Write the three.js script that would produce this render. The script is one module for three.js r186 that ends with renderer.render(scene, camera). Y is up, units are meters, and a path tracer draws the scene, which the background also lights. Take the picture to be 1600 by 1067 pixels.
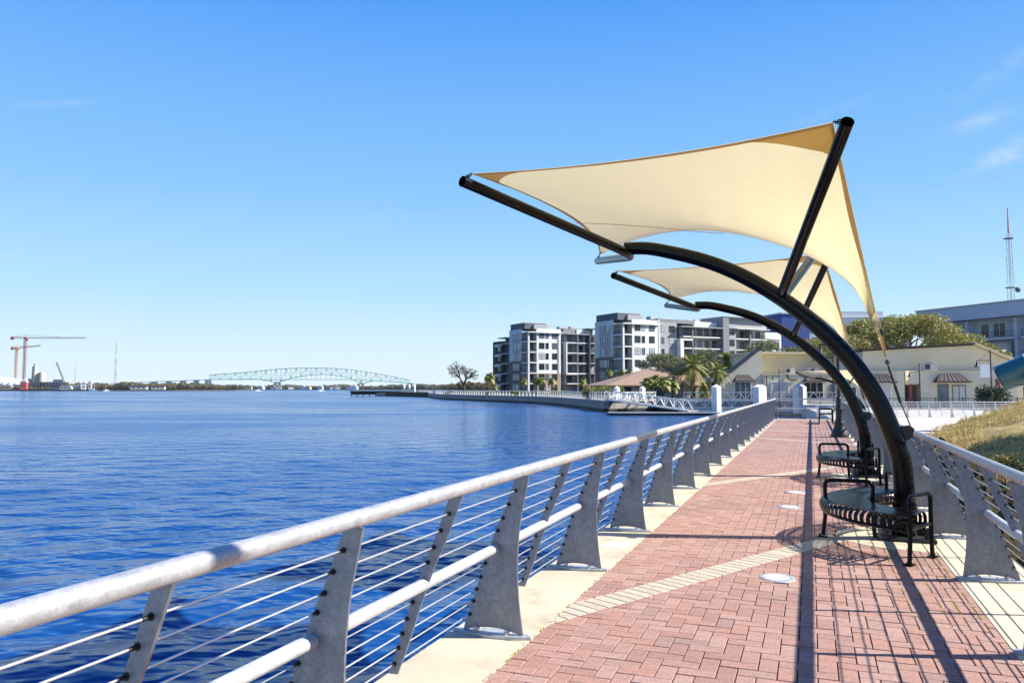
import * as THREE from 'three';
import { mergeGeometries, toCreasedNormals } from 'three/addons/utils/BufferGeometryUtils.js';
import { FontLoader } from 'three/addons/loaders/FontLoader.js';

// ---------- camera, sky, sun, exposure ----------
const scene = new THREE.Scene();
const camera = new THREE.PerspectiveCamera(47.76, 1024 / 682, 0.05, 12000);
const EYE = 1.5, PITCH = THREE.MathUtils.degToRad(3.51), YAW = THREE.MathUtils.degToRad(21.19);
camera.position.set(0, EYE, 0);
camera.rotation.order = 'YXZ';
camera.rotation.set(PITCH, YAW, 0);
camera.updateMatrixWorld();
const renderer = new THREE.WebGLRenderer({ antialias: true });
renderer.toneMapping = THREE.LinearToneMapping;
renderer.toneMappingExposure = 2.1;
renderer.shadowMap.enabled = true;

const sunDir = new THREE.Vector3(0.934 * Math.cos(0.68), Math.sin(0.68), -0.358 * Math.cos(0.68)).normalize();
const sun = new THREE.DirectionalLight(new THREE.Color(1, 0.95, 0.86), 5);
sun.position.copy(sunDir).multiplyScalar(120).add(new THREE.Vector3(0, 0, -30));
sun.target.position.set(0, 0, -30);
sun.castShadow = true;
sun.shadow.mapSize.set(4096, 4096);
Object.assign(sun.shadow.camera, { left: -70, right: 70, top: 70, bottom: -70, near: 1, far: 300 });
scene.add(sun, sun.target);

function rng(seed) { let a = seed >>> 0; return () => { a = (a + 0x6D2B79F5) >>> 0; let t = a; t = Math.imul(t ^ (t >>> 15), t | 1); t ^= t + Math.imul(t ^ (t >>> 7), t | 61); return ((t ^ (t >>> 14)) >>> 0) / 4294967296; }; }
function lattice(seed, n) { const r = rng(seed), a = new Float32Array(n * n); for (let i = 0; i < n * n; i++) a[i] = r(); return a; }
function vnoise(seed, n) {            // tiling value noise, x and y in 0..1
  const a = lattice(seed, n);
  return (x, y) => {
    x *= n; y *= n; const i = Math.floor(x), j = Math.floor(y); let u = x - i, v = y - j; u = u * u * (3 - 2 * u); v = v * v * (3 - 2 * v);
    const I = ((i % n) + n) % n, J = ((j % n) + n) % n, I1 = (I + 1) % n, J1 = (J + 1) % n;
    return (a[J * n + I] * (1 - u) + a[J * n + I1] * u) * (1 - v) + (a[J1 * n + I] * (1 - u) + a[J1 * n + I1] * u) * v;
  };
}
function fbm(seed, n, oct, gain = 0.5) { const L = []; for (let k = 0; k < oct; k++) L.push(vnoise(seed + k * 17, n << k)); return (x, y) => { let s = 0, w = 1, t = 0; for (const f of L) { s += w * f(x, y); t += w; w *= gain; } return s / t; }; }

{ // the sky: clear air, deeper blue with height, a few thin cirrus wisps
  const W = 2048, Hh = 1024, d = new Float32Array(W * Hh * 4), c = new THREE.Color();
  const stops = [[0, 238, 251, 255], [2.5, 222, 246, 255], [7, 184, 229, 255], [14, 143, 203, 255], [27, 88, 162, 251], [50, 46, 114, 228], [90, 28, 78, 195]];
  const wisp = fbm(91, 8, 5, 0.55), where = fbm(37, 5, 3);
  const lin = stops.map(([e, r, g, b]) => { c.setRGB(r / 255, g / 255, b / 255, THREE.SRGBColorSpace); return [e, c.r, c.g, c.b]; });
  for (let j = 0; j < Hh; j++) {
    const el = (j + 0.5) / Hh * 180 - 90, e = Math.max(0, el);
    let k = 0; while (k < lin.length - 2 && e > lin[k + 1][0]) k++;
    const t = Math.min(1, (e - lin[k][0]) / (lin[k + 1][0] - lin[k][0]));
    for (let i = 0; i < W; i++) {
      const x = i / W, y = j / Hh;
      let cl = 0;
      if (el > 5 && el < 60) { const a = where(x, y * 0.5), b = wisp(x * 3 + y * 2, y * 6); cl = Math.max(0, a - 0.66) * 2.2 * Math.max(0, b - 0.42) * 3 * Math.min(1, (el - 5) / 6); }
      // the wisps low in the sky over the right bank
      const lon = x * 360 - 180; // lon 0 = +x, -90 = -z
      const q = (lo, la, sx, sy, g) => { const dx = (lon - lo) / sx, dy = (el - la - (lon - lo) * 0.25) / sy; return g * Math.exp(-dx * dx - dy * dy) * Math.max(0, wisp(x * 24, y * 40) - 0.36) * 3.2; };
      cl += q(-78, 14.6, 1.6, 0.5, 0.9) + q(-79.5, 16.6, 1.8, 0.5, 0.3) + q(-78.5, 19.4, 2.4, 0.6, 0.25) + q(-88.5, 18.6, 1.8, 0.25, 0.22) + q(-142, 18, 2.2, 0.15, 0.25) + q(-146, 8, 1.5, 0.18, 0.25);
      cl = Math.min(0.8, cl);
      const o = (j * W + i) * 4;
      for (let n = 0; n < 3; n++) d[o + n] = (lin[k][n + 1] * (1 - t) + lin[k + 1][n + 1] * t) * (1 - cl) + cl * 0.95; for (let n = 0; n < 3; n++) d[o + n] /= 2.1;
      d[o + 3] = 1;
    }
  }
  const sky = new THREE.DataTexture(d, W, Hh, THREE.RGBAFormat, THREE.FloatType);
  sky.mapping = THREE.EquirectangularReflectionMapping; sky.magFilter = sky.minFilter = THREE.LinearFilter; sky.needsUpdate = true;
  scene.background = sky; scene.environment = sky;
}
// ---------- helpers ----------
const V = (x, y, z) => new THREE.Vector3(x, y, z), PI = Math.PI, R = THREE.MathUtils.degToRad;
const taken = {};
function numbered(n) { const k = taken[n] = (taken[n] ?? -1) + 1; return k ? `${n}_${String(k).padStart(3, '0')}` : n; }
function tag(o, label, category, group) { o.userData.label = label; o.userData.category = category; if (group) o.userData.group = group; return o; }
function thing(name, label, category, [x, y, z] = [0, 0, 0], turn = 0, group) { const o = new THREE.Group(); o.name = numbered(name); o.position.set(x, y, z); o.rotation.y = turn; scene.add(o); return tag(o, label, category, group); }
function clean(g) { if (g.index) g = g.toNonIndexed(); for (const k of Object.keys(g.attributes)) if (!['position', 'normal', 'uv'].includes(k)) g.deleteAttribute(k); if (!g.attributes.normal) g.computeVertexNormals(); if (!g.attributes.uv) g.setAttribute('uv', new THREE.BufferAttribute(new Float32Array(g.attributes.position.count * 2), 2)); g.morphAttributes = {}; g.groups = []; return g; }
function metricUV(g) { const p = g.attributes.position, n = g.attributes.normal, u = g.attributes.uv; for (let i = 0; i < p.count; i++) { const ax = Math.abs(n.getX(i)), ay = Math.abs(n.getY(i)), az = Math.abs(n.getZ(i)); if (ay >= ax && ay >= az) u.setXY(i, p.getX(i), p.getZ(i)); else if (ax >= az) u.setXY(i, p.getZ(i), p.getY(i)); else u.setXY(i, p.getX(i), p.getY(i)); } return g; }
function merged(list, keepUV) { const a = [].concat(list).map(clean), g = a.length === 1 ? a[0] : mergeGeometries(a); return keepUV ? g : metricUV(g); }
function mesh(name, geos, m, keepUV) { const o = new THREE.Mesh(geos.isReady ? geos : merged(geos, keepUV), m); o.name = name; o.castShadow = o.receiveShadow = true; return o; }
function part(parent, name, geos, m, keepUV) { const o = mesh(name, geos, m, keepUV); parent.add(o); return o; }
function ready(geos, keepUV) { const g = merged(geos, keepUV); g.isReady = true; return g; }
function struct(name, geos, m, keepUV) { const o = mesh(numbered(name), geos, m, keepUV); o.userData.kind = 'structure'; scene.add(o); return o; }
function box(w, h, d, x = 0, y = 0, z = 0, rx = 0, ry = 0, rz = 0) { const g = new THREE.BoxGeometry(w, h, d); if (rx) g.rotateX(rx); if (rz) g.rotateZ(rz); if (ry) g.rotateY(ry); return g.translate(x, y, z); }
const span = (x0, x1, y0, y1, z0, z1) => box(x1 - x0, y1 - y0, z1 - z0, (x0 + x1) / 2, (y0 + y1) / 2, (z0 + z1) / 2);
function cyl(r0, r1, h, x = 0, y = 0, z = 0, n = 12) { return new THREE.CylinderGeometry(r1, r0, h, n).translate(x, y + h / 2, z); }
function bar(a, b, r0, r1 = r0, n = 8) { const d = b.clone().sub(a), g = new THREE.CylinderGeometry(r1, r0, d.length(), n); g.applyQuaternion(new THREE.Quaternion().setFromUnitVectors(V(0, 1, 0), d.clone().normalize())); return g.translate((a.x + b.x) / 2, (a.y + b.y) / 2, (a.z + b.z) / 2); }
function beam(a, b, w, h) { const d = b.clone().sub(a), g = new THREE.BoxGeometry(w, h, d.length()); const m = new THREE.Matrix4().lookAt(b, a, Math.abs(d.y) > 0.98 * d.length() ? V(1, 0, 0) : V(0, 1, 0)); g.applyMatrix4(m); return g.translate((a.x + b.x) / 2, (a.y + b.y) / 2, (a.z + b.z) / 2); }
function tube(pts, r, seg = 24, n = 10, curve) { // r: number or function of t; open ends capped
  const c = curve || new THREE.CatmullRomCurve3(pts, false, 'centripetal'), rf = typeof r === 'function' ? r : () => r;
  const F = c.computeFrenetFrames(seg, false), pos = [], nor = [], uv = [], idx = [];
  for (let i = 0; i <= seg; i++) { const p = c.getPointAt(i / seg), rr = rf(i / seg); for (let j = 0; j <= n; j++) { const a = j / n * 2 * PI, v = F.normals[i].clone().multiplyScalar(Math.cos(a)).addScaledVector(F.binormals[i], Math.sin(a)); nor.push(v.x, v.y, v.z); pos.push(p.x + rr * v.x, p.y + rr * v.y, p.z + rr * v.z); uv.push(j / n, i / seg); } }
  for (let i = 0; i < seg; i++) for (let j = 0; j < n; j++) { const a = i * (n + 1) + j, b = a + n + 1; idx.push(a, a + 1, b, b, a + 1, b + 1); }
  for (const [i, s] of [[0, -1], [seg, 1]]) { const p = c.getPointAt(i / seg), t = F.tangents[i], o = pos.length / 3, rr = rf(i / seg); pos.push(p.x, p.y, p.z); nor.push(t.x * s, t.y * s, t.z * s); uv.push(0, 0); for (let j = 0; j <= n; j++) { const a = j / n * 2 * PI, v = F.normals[i].clone().multiplyScalar(Math.cos(a)).addScaledVector(F.binormals[i], Math.sin(a)); pos.push(p.x + rr * v.x, p.y + rr * v.y, p.z + rr * v.z); nor.push(t.x * s, t.y * s, t.z * s); uv.push(0, 0); } for (let j = 0; j < n; j++) s > 0 ? idx.push(o, o + 2 + j, o + 1 + j) : idx.push(o, o + 1 + j, o + 2 + j); }
  const g = new THREE.BufferGeometry(); g.setAttribute('position', new THREE.Float32BufferAttribute(pos, 3)); g.setAttribute('normal', new THREE.Float32BufferAttribute(nor, 3)); g.setAttribute('uv', new THREE.Float32BufferAttribute(uv, 2)); g.setIndex(idx); return g;
}
function extr(pts, depth, bevel = 0, curveSegments = 10) { const s = pts instanceof THREE.Shape ? pts : new THREE.Shape(pts.map(([x, y]) => new THREE.Vector2(x, y))); return new THREE.ExtrudeGeometry(s, { depth, bevelEnabled: bevel > 0, bevelSize: bevel, bevelThickness: bevel, bevelSegments: 1, curveSegments }); }
function tris(pos) { const g = new THREE.BufferGeometry(); g.setAttribute('position', new THREE.Float32BufferAttribute(pos, 3)); g.computeVertexNormals(); return g; }
function prism(poly, y0, y1, c = 0.004) { // convex outline [[x,z]...] seen from above, chamfered top
  let A = 0; for (let i = 0; i < poly.length; i++) { const [x, z] = poly[i], [X, Z] = poly[(i + 1) % poly.length]; A += x * Z - X * z; } if (A > 0) poly = poly.slice().reverse();
  const n = poly.length, P = [], ins = poly.map((p, i) => { const a = poly[(i + n - 1) % n], b = poly[(i + 1) % n]; const u = [a[0] - p[0], a[1] - p[1]], v = [b[0] - p[0], b[1] - p[1]], lu = Math.hypot(...u) || 1, lv = Math.hypot(...v) || 1; const d = [u[0] / lu + v[0] / lv, u[1] / lu + v[1] / lv], cr = Math.max(0.35, Math.abs(u[0] * v[1] - u[1] * v[0]) / (lu * lv)); return [p[0] + d[0] * c / cr, p[1] + d[1] * c / cr]; });
  const q = (a, ya, b, yb, e, ye) => P.push(a[0], ya, a[1], b[0], yb, b[1], e[0], ye, e[1]);
  for (let i = 0; i < n; i++) { const a = poly[i], b = poly[(i + 1) % n], e = ins[i], f = ins[(i + 1) % n]; q(a, y0, b, y0, b, y1 - c); q(a, y0, b, y1 - c, a, y1 - c); q(a, y1 - c, b, y1 - c, f, y1); q(a, y1 - c, f, y1, e, y1); if (i > 0 && i < n - 1) q(ins[0], y1, e, y1, f, y1); }
  return tris(P);
}
function clip(poly, a, b, c) { const o = []; for (let i = 0; i < poly.length; i++) { const p = poly[i], q = poly[(i + 1) % poly.length], s = a * p[0] + b * p[1] - c, t = a * q[0] + b * q[1] - c; if (s <= 0) o.push(p); if (s * t < 0) { const k = s / (s - t); o.push([p[0] + k * (q[0] - p[0]), p[1] + k * (q[1] - p[1])]); } } return o; }
function lathe(pts, n = 16) { return new THREE.LatheGeometry(pts.map(([x, y]) => new THREE.Vector2(x, y)), n); }
const bend = (a, b, c, k = 0.25) => { const path = new THREE.CurvePath(), u = b.clone().lerp(a, k / a.distanceTo(b)), v = b.clone().lerp(c, k / c.distanceTo(b)); path.add(new THREE.LineCurve3(a, u)); path.add(new THREE.QuadraticBezierCurve3(u, b, v)); path.add(new THREE.LineCurve3(v, c)); return path; };

// ---------- textures and materials ----------
function texture(n, fn, srgb, metres) { const d = new Uint8Array(n * n * 4); for (let j = 0; j < n; j++) for (let i = 0; i < n; i++) { const c = fn(i / n, j / n), o = (j * n + i) * 4; const a = Array.isArray(c) ? c : [c, c, c]; for (let k = 0; k < 3; k++) d[o + k] = Math.max(0, Math.min(255, a[k] * 255)); d[o + 3] = 255; } const t = new THREE.DataTexture(d, n, n); t.wrapS = t.wrapT = THREE.RepeatWrapping; t.magFilter = THREE.LinearFilter; t.minFilter = THREE.LinearMipmapLinearFilter; t.generateMipmaps = true; if (srgb) t.colorSpace = THREE.SRGBColorSpace; t.repeat.set(1 / metres, 1 / metres); t.needsUpdate = true; return t; }
const lin = (r, g, b) => new THREE.Color().setRGB(r, g, b);
const std = (col, rough, o = {}) => new THREE.MeshStandardMaterial({ color: lin(...col), roughness: rough, ...o });
const phys = (col, rough, o = {}) => new THREE.MeshPhysicalMaterial({ color: lin(...col), roughness: rough, ...o });
const n1 = fbm(5, 8, 5), n2 = fbm(23, 32, 3), n3 = fbm(61, 4, 6, 0.6), fine = vnoise(77, 256), fine2 = vnoise(78, 128);
const fbm1 = fbm(301, 6, 5, 0.6);
const T = {
  concrete: texture(512, (x, y) => { const v = 0.9 + 0.2 * (n3(x, y) - 0.5) + 0.03 * (fine(x, y) - 0.5) - (fine2(x, y) > 0.96 ? 0.03 : 0) - Math.max(0, n1(x, y) - 0.56) * 0.7 * n2(x, y); return [v, v * 0.985, v * 0.95]; }, true, 2.2),
  paver: texture(512, (x, y) => { const s = fine(x, y), v = 0.82 + 0.3 * (s - 0.5) + 0.16 * (n2(x, y) - 0.5) + (s > 0.9 ? 0.14 : 0); return [v, v, v]; }, true, 0.5),
  paverBump: texture(512, (x, y) => 0.6 * fine(x, y) + 0.4 * n2(x, y), false, 0.5),
  galv: texture(512, (x, y) => { const a = n1(x, y), b = n2(x, y), v = 0.8 + 0.12 * (a - 0.5) + 0.16 * (b - 0.5) + 0.14 * (fine(x, y) - 0.5); return [v, v, v * 1.01]; }, true, 0.6),
  stucco: texture(256, (x, y) => { const v = 0.93 + 0.07 * (n3(x, y) - 0.5) + 0.06 * (fine2(x, y) - 0.5); return [v, v, v * 0.99]; }, true, 4),
  weave: texture(256, (x, y) => { const v = 0.95 + 0.05 * Math.sin(x * 2 * PI * 32) * Math.sin(y * 2 * PI * 32) + 0.04 * (n3(x, y) - 0.5); return [v, v, v]; }, true, 0.35),
  grass: texture(512, (x, y) => { const a = n3(x, y), b = n2(x, y), f = fine(x, y), k = Math.min(1, Math.max(0, (a - 0.32) * 2.4)), v = 0.75 + 0.5 * (f - 0.5) + 0.3 * (b - 0.5); return [v * (0.54 + 0.34 * k), v * (0.5 + 0.22 * k), v * (0.24 + 0.2 * k)]; }, true, 3.5),
  soil: texture(256, (x, y) => { const v = 0.5 + 0.5 * (n2(x, y) - 0.5) + 0.4 * (fine2(x, y) - 0.5); return [v, v * 0.9, v * 0.72]; }, true, 1.2),
  bark: texture(256, (x, y) => { const v = 0.7 + 0.5 * (n2(x, y * 0.25) - 0.5); return [v, v * 0.94, v * 0.86]; }, true, 0.8),
  roof: texture(256, (x, y) => { const v = 0.84 + 0.2 * (n2(x, y) - 0.5) + 0.1 * ((y * 16) % 1 > 0.86 ? -1 : 0); return [v, v * 0.98, v * 0.95]; }, true, 4),
  wave: texture(1024, (() => { const r = rng(9), w = []; for (let i = 0; i < 90; i++) { const a = (r() - 0.5) * 2.4, k = 4 * Math.pow(20, r()); w.push([Math.round(Math.sin(a) * k * 0.7), Math.round(Math.cos(a) * k) || 1, r() * 6.28, 0.031 * (0.7 + 0.6 * r())]); } return (x, y) => { let sx = 0, sy = 0; for (const [kx, ky, p, m] of w) { const c = m * Math.cos(2 * PI * (kx * x + ky * y) + p), l = Math.hypot(kx, ky); sx += c * kx / l; sy += c * ky / l; } const q = 1 / Math.sqrt(1 + sx * sx + sy * sy); return [0.5 - 0.5 * sx * q, 0.5 - 0.5 * sy * q, 0.5 + 0.5 * q]; }; })(), false, 9.7),
  gust: texture(512, (x, y) => { const g = fbm1(x, y * 2); return 0.45 + 0.55 * Math.min(1, Math.max(0, (g - 0.36) * 3.4)); }, false, 170),
};
const again = (t, m) => { const c = t.clone(); c.repeat.set(1 / m, 1 / m); c.needsUpdate = true; return c; };
const M = {
  brick: [[0.49, 0.275, 0.21], [0.52, 0.30, 0.235], [0.455, 0.25, 0.19], [0.535, 0.325, 0.26], [0.48, 0.285, 0.225], [0.505, 0.275, 0.205], [0.43, 0.24, 0.19], [0.42, 0.255, 0.21]].map(c => std(c, 0.88, { map: T.paver, bumpMap: T.paverBump, bumpScale: 0.0016 })),
  brickAny: std([1, 1, 1], 0.88, { map: T.paver }),
  cream: [[0.66, 0.56, 0.42], [0.70, 0.60, 0.46], [0.62, 0.53, 0.41]].map(c => std(c, 0.86, { map: T.paver, bumpMap: T.paverBump, bumpScale: 0.0012 })),
  bed: std([0.05, 0.044, 0.035], 0.95, { map: T.paver }),
  concrete: std([0.66, 0.585, 0.45], 0.85, { map: T.concrete }),
  wet: std([0.05, 0.05, 0.048], 0.7, { map: again(T.soil, 5) }),
  seawall: std([0.36, 0.35, 0.33], 0.9, { map: again(T.concrete, 4) }),
  plaza: std([0.6, 0.57, 0.52], 0.9, { map: again(T.concrete, 5) }),
  galv: std([0.345, 0.375, 0.435], 0.48, { map: T.galv, metalness: 0.6 }),
  rail: std([0.66, 0.67, 0.68], 0.42, { map: T.galv, metalness: 0.4 }),
  midrail: std([0.80, 0.82, 0.83], 0.35, { metalness: 0.2, map: again(T.galv, 1.5) }),
  cable: std([0.75, 0.75, 0.74], 0.3, { metalness: 0.75 }),
  plate: std([0.72, 0.74, 0.76], 0.4, { map: T.galv, metalness: 0.4 }),
  black: phys([0.004, 0.004, 0.005], 0.14, { specularIntensity: 0.4 }),
  blackMatt: std([0.016, 0.016, 0.017], 0.5),
  bench: phys([0.004, 0.004, 0.006], 0.2, { specularIntensity: 0.32 }),
  sail: phys([0.88, 0.76, 0.44], 0.95, { map: T.weave, side: THREE.DoubleSide, transmission: 0.5, thickness: 0 }),
  hem: phys([0.62, 0.42, 0.19], 0.95, { map: T.weave, side: THREE.DoubleSide, transmission: 0.3, thickness: 0 }),
  patch: phys([0.80, 0.56, 0.18], 0.95, { map: T.weave, side: THREE.DoubleSide, transmission: 0.35, thickness: 0 }),
  water: phys([0.006, 0.05, 0.185], 0.24, { ior: 1.33, roughnessMap: T.gust, normalMap: T.wave, normalScale: new THREE.Vector2(1, 1) }),
  glass: phys([0.02, 0.025, 0.03], 0.06, { specularIntensity: 1 }),
  blind: phys([0.42, 0.43, 0.44], 0.12),
  glassMid: phys([0.10, 0.13, 0.17], 0.1),
  white: std([0.78, 0.78, 0.77], 0.75, { map: T.stucco }),
  offwhite: std([0.62, 0.62, 0.62], 0.8, { map: T.stucco }),
  lightgrey: std([0.40, 0.40, 0.41], 0.8, { map: T.stucco }),
  grey: std([0.24, 0.245, 0.26], 0.8, { map: T.stucco }),
  slate: std([0.085, 0.10, 0.125], 0.7, { map: T.stucco }),
  brownBrick: std([0.22, 0.17, 0.15], 0.9, { map: again(T.paver, 3) }),
  tanBrick: std([0.52, 0.39, 0.30], 0.9, { map: again(T.paver, 3) }),
  darkBrown: std([0.07, 0.05, 0.045], 0.85, { map: again(T.paver, 3) }),
  frame: std([0.10, 0.105, 0.11], 0.5),
  whiteFrame: std([0.75, 0.75, 0.75], 0.5),
  metalDark: std([0.03, 0.032, 0.036], 0.5, { metalness: 0.3 }),
  stuccoCream: std([0.74, 0.63, 0.40], 0.85, { map: T.stucco }),
  stuccoPale: std([0.66, 0.60, 0.47], 0.85, { map: T.stucco }),
  roofTan: std([0.42, 0.29, 0.22], 0.85, { map: T.roof }),
  roofBrown: std([0.085, 0.066, 0.062], 0.6, { map: T.roof }),
  bluegrey: std([0.48, 0.54, 0.66], 0.8, { map: T.stucco }),
  blue: std([0.015, 0.05, 0.24], 0.6),
  teal: phys([0.013, 0.095, 0.105], 0.25, { clearcoat: 0.5, clearcoatRoughness: 0.15 }),
  redPost: std([0.22, 0.045, 0.035], 0.6),
  grassGround: std([1, 1, 1], 0.95, { map: T.grass }),
  land: std([0.20, 0.19, 0.13], 0.95, { map: again(T.soil, 6) }),
  soil: std([0.14, 0.12, 0.09], 0.98, { map: T.soil }),
  rock: std([0.15, 0.14, 0.125], 0.92, { map: T.soil }),
  bark: std([0.13, 0.10, 0.08], 0.95, { map: T.bark }),
  palmBark: std([0.19, 0.15, 0.11], 0.95, { map: T.bark }),
  leafOak: phys([0.15, 0.155, 0.055], 0.8, { side: THREE.DoubleSide, vertexColors: true, transmission: 0.3, thickness: 0 }),
  leafOlive: phys([0.29, 0.265, 0.07], 0.8, { side: THREE.DoubleSide, vertexColors: true, transmission: 0.3, thickness: 0 }),
  leafPalm: phys([0.21, 0.24, 0.035], 0.6, { side: THREE.DoubleSide, vertexColors: true, transmission: 0.25, thickness: 0 }),
  leafDark: phys([0.035, 0.06, 0.016], 0.6, { side: THREE.DoubleSide, vertexColors: true, transmission: 0.2, thickness: 0 }),
  twig: std([0.06, 0.05, 0.045], 0.95),
  blade: phys([0.48, 0.39, 0.17], 0.9, { side: THREE.DoubleSide, transmission: 0.3, thickness: 0 }),
  lampWhite: phys([0.8, 0.82, 0.85], 0.25),
  bridge: std([0.2, 0.66, 0.5], 0.7),
  pier: std([0.36, 0.35, 0.34], 0.9, { map: again(T.concrete, 6) }),
  timber: std([0.10, 0.085, 0.07], 0.9, { map: T.bark }),
  craneRed: std([0.45, 0.06, 0.12], 0.6), craneOrange: std([0.55, 0.26, 0.10], 0.6), craneDark: std([0.10, 0.10, 0.14], 0.6),
  farWhite: std([0.75, 0.75, 0.75], 0.7), farGrey: std([0.42, 0.42, 0.43], 0.85), farNavy: phys([0.02, 0.035, 0.08], 0.15), farRed: std([0.5, 0.08, 0.07], 0.7), mastRed: std([0.55, 0.2, 0.22], 0.7),
};
// ---------- the river ----------
const WATER = -1.5;
{
  const r = rng(404), waves = [];
  for (let i = 0; i < 46; i++) { const lam = 0.6 * Math.pow(5, r()), a = YAW + R(90) + (r() - 0.5) * 2.0; waves.push([2 * PI / lam * Math.cos(a), -2 * PI / lam * Math.sin(a), r() * 6.28, 0.0033 * Math.pow(lam, 0.7), lam]); }
  const NR = 560, NA = 560, pos = new Float32Array((NR + 1) * (NA + 1) * 3), uv = new Float32Array((NR + 1) * (NA + 1) * 2), idx = [];
  for (let i = 0; i <= NR; i++) {
    const q = Math.pow(7000 / 1.3, i / NR) * 1.3, sp = Math.max(q * 0.0155, q * R(150) / NA);
    for (let j = 0; j <= NA; j++) {
      const a = R(-40) + R(150) * j / NA, x = -Math.sin(a) * q, z = -Math.cos(a) * q; let y = 0;
      if (q < 300) for (const [kx, kz, p, m, lam] of waves) { const f = Math.min(1, Math.max(0, (lam / sp - 2.5) / 3)); if (f > 0) y += f * m * Math.sin(kx * x + kz * z + p); }
      const o = i * (NA + 1) + j; pos[o * 3] = x; pos[o * 3 + 1] = WATER + y; pos[o * 3 + 2] = z; uv[o * 2] = x * 0.932 - z * 0.3616; uv[o * 2 + 1] = x * 0.3616 + z * 0.932;
      if (i < NR && j < NA) idx.push(o, o + NA + 1, o + 1, o + 1, o + NA + 1, o + NA + 2);
    }
  }
  const g = new THREE.BufferGeometry(); g.setAttribute('position', new THREE.BufferAttribute(pos, 3)); g.setAttribute('uv', new THREE.BufferAttribute(uv, 2)); g.setIndex(idx); g.computeVertexNormals();
  const o = new THREE.Mesh(g, M.water); o.name = 'river_water'; o.receiveShadow = true; o.userData.kind = 'structure'; scene.add(o);
}

// ---------- the promenade: concrete deck, borders, herringbone pavers, cream bands ----------
const XL = -1.6, XR = 1.05, Z0 = 3, Z1 = -40;                                    // brick field
const promenade = new THREE.Group(); promenade.name = 'promenade'; promenade.userData.kind = 'structure'; promenade.userData.label = 'red brick riverside promenade with cream bands and concrete edges'; scene.add(promenade);
part(promenade, 'deck', [span(-2.12, 1.62, -0.55, -0.05, Z1 - 1.2, Z0)], M.concrete);
part(promenade, 'paver_bed', [span(XL, XR, -0.05, -0.012, Z1, Z0)], M.bed);
part(promenade, 'pile_cap', [span(-1.9, 1.4, -1.1, -0.55, Z1 - 1, Z0)], M.seawall);
{ // border slabs with open joints
  let k = 0;
  for (const [x0, x1] of [[-2.12, XL], [XR, 1.62]]) for (let z = Z0; z > Z1; z -= 2.46) { const e = Math.max(z - 2.452, Z1); part(promenade, 'border_slab', [prism([[x0, z], [x1, z], [x1, e], [x0, e]], -0.05, 0.0005 * (k++ % 3), 0.0015)], M.concrete); }
  part(promenade, 'border_slab', [prism([[-2.12, Z1 - 0.006], [1.62, Z1 - 0.006], [1.62, Z1 - 1.2], [-2.12, Z1 - 1.2]], -0.05, 0, 0.0015)], M.concrete);
}
const bands = [[[-1.6, -5.02], [1.05, -10.2]], [[-1.6, -12.5], [1.05, -17.4]], [[-1.6, -25.0], [1.05, -22.8]], [[-1.6, -29.3], [1.05, -29.3]], [[-1.6, -34.2], [1.05, -34.2]]].map(([p, q]) => { const dx = q[0] - p[0], dz = q[1] - p[1], l = Math.hypot(dx, dz), d = [dx / l, dz / l], n = [-d[1], d[0]]; return { p, q, d, n, c: n[0] * p[0] + n[1] * p[1], l, w: 0.115 }; });
const spots = [[-0.285, -6.57, 0.142], [-0.29, -10.5, 0.14], [-0.24, -12.0, 0.14]];                // ground lights
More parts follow.
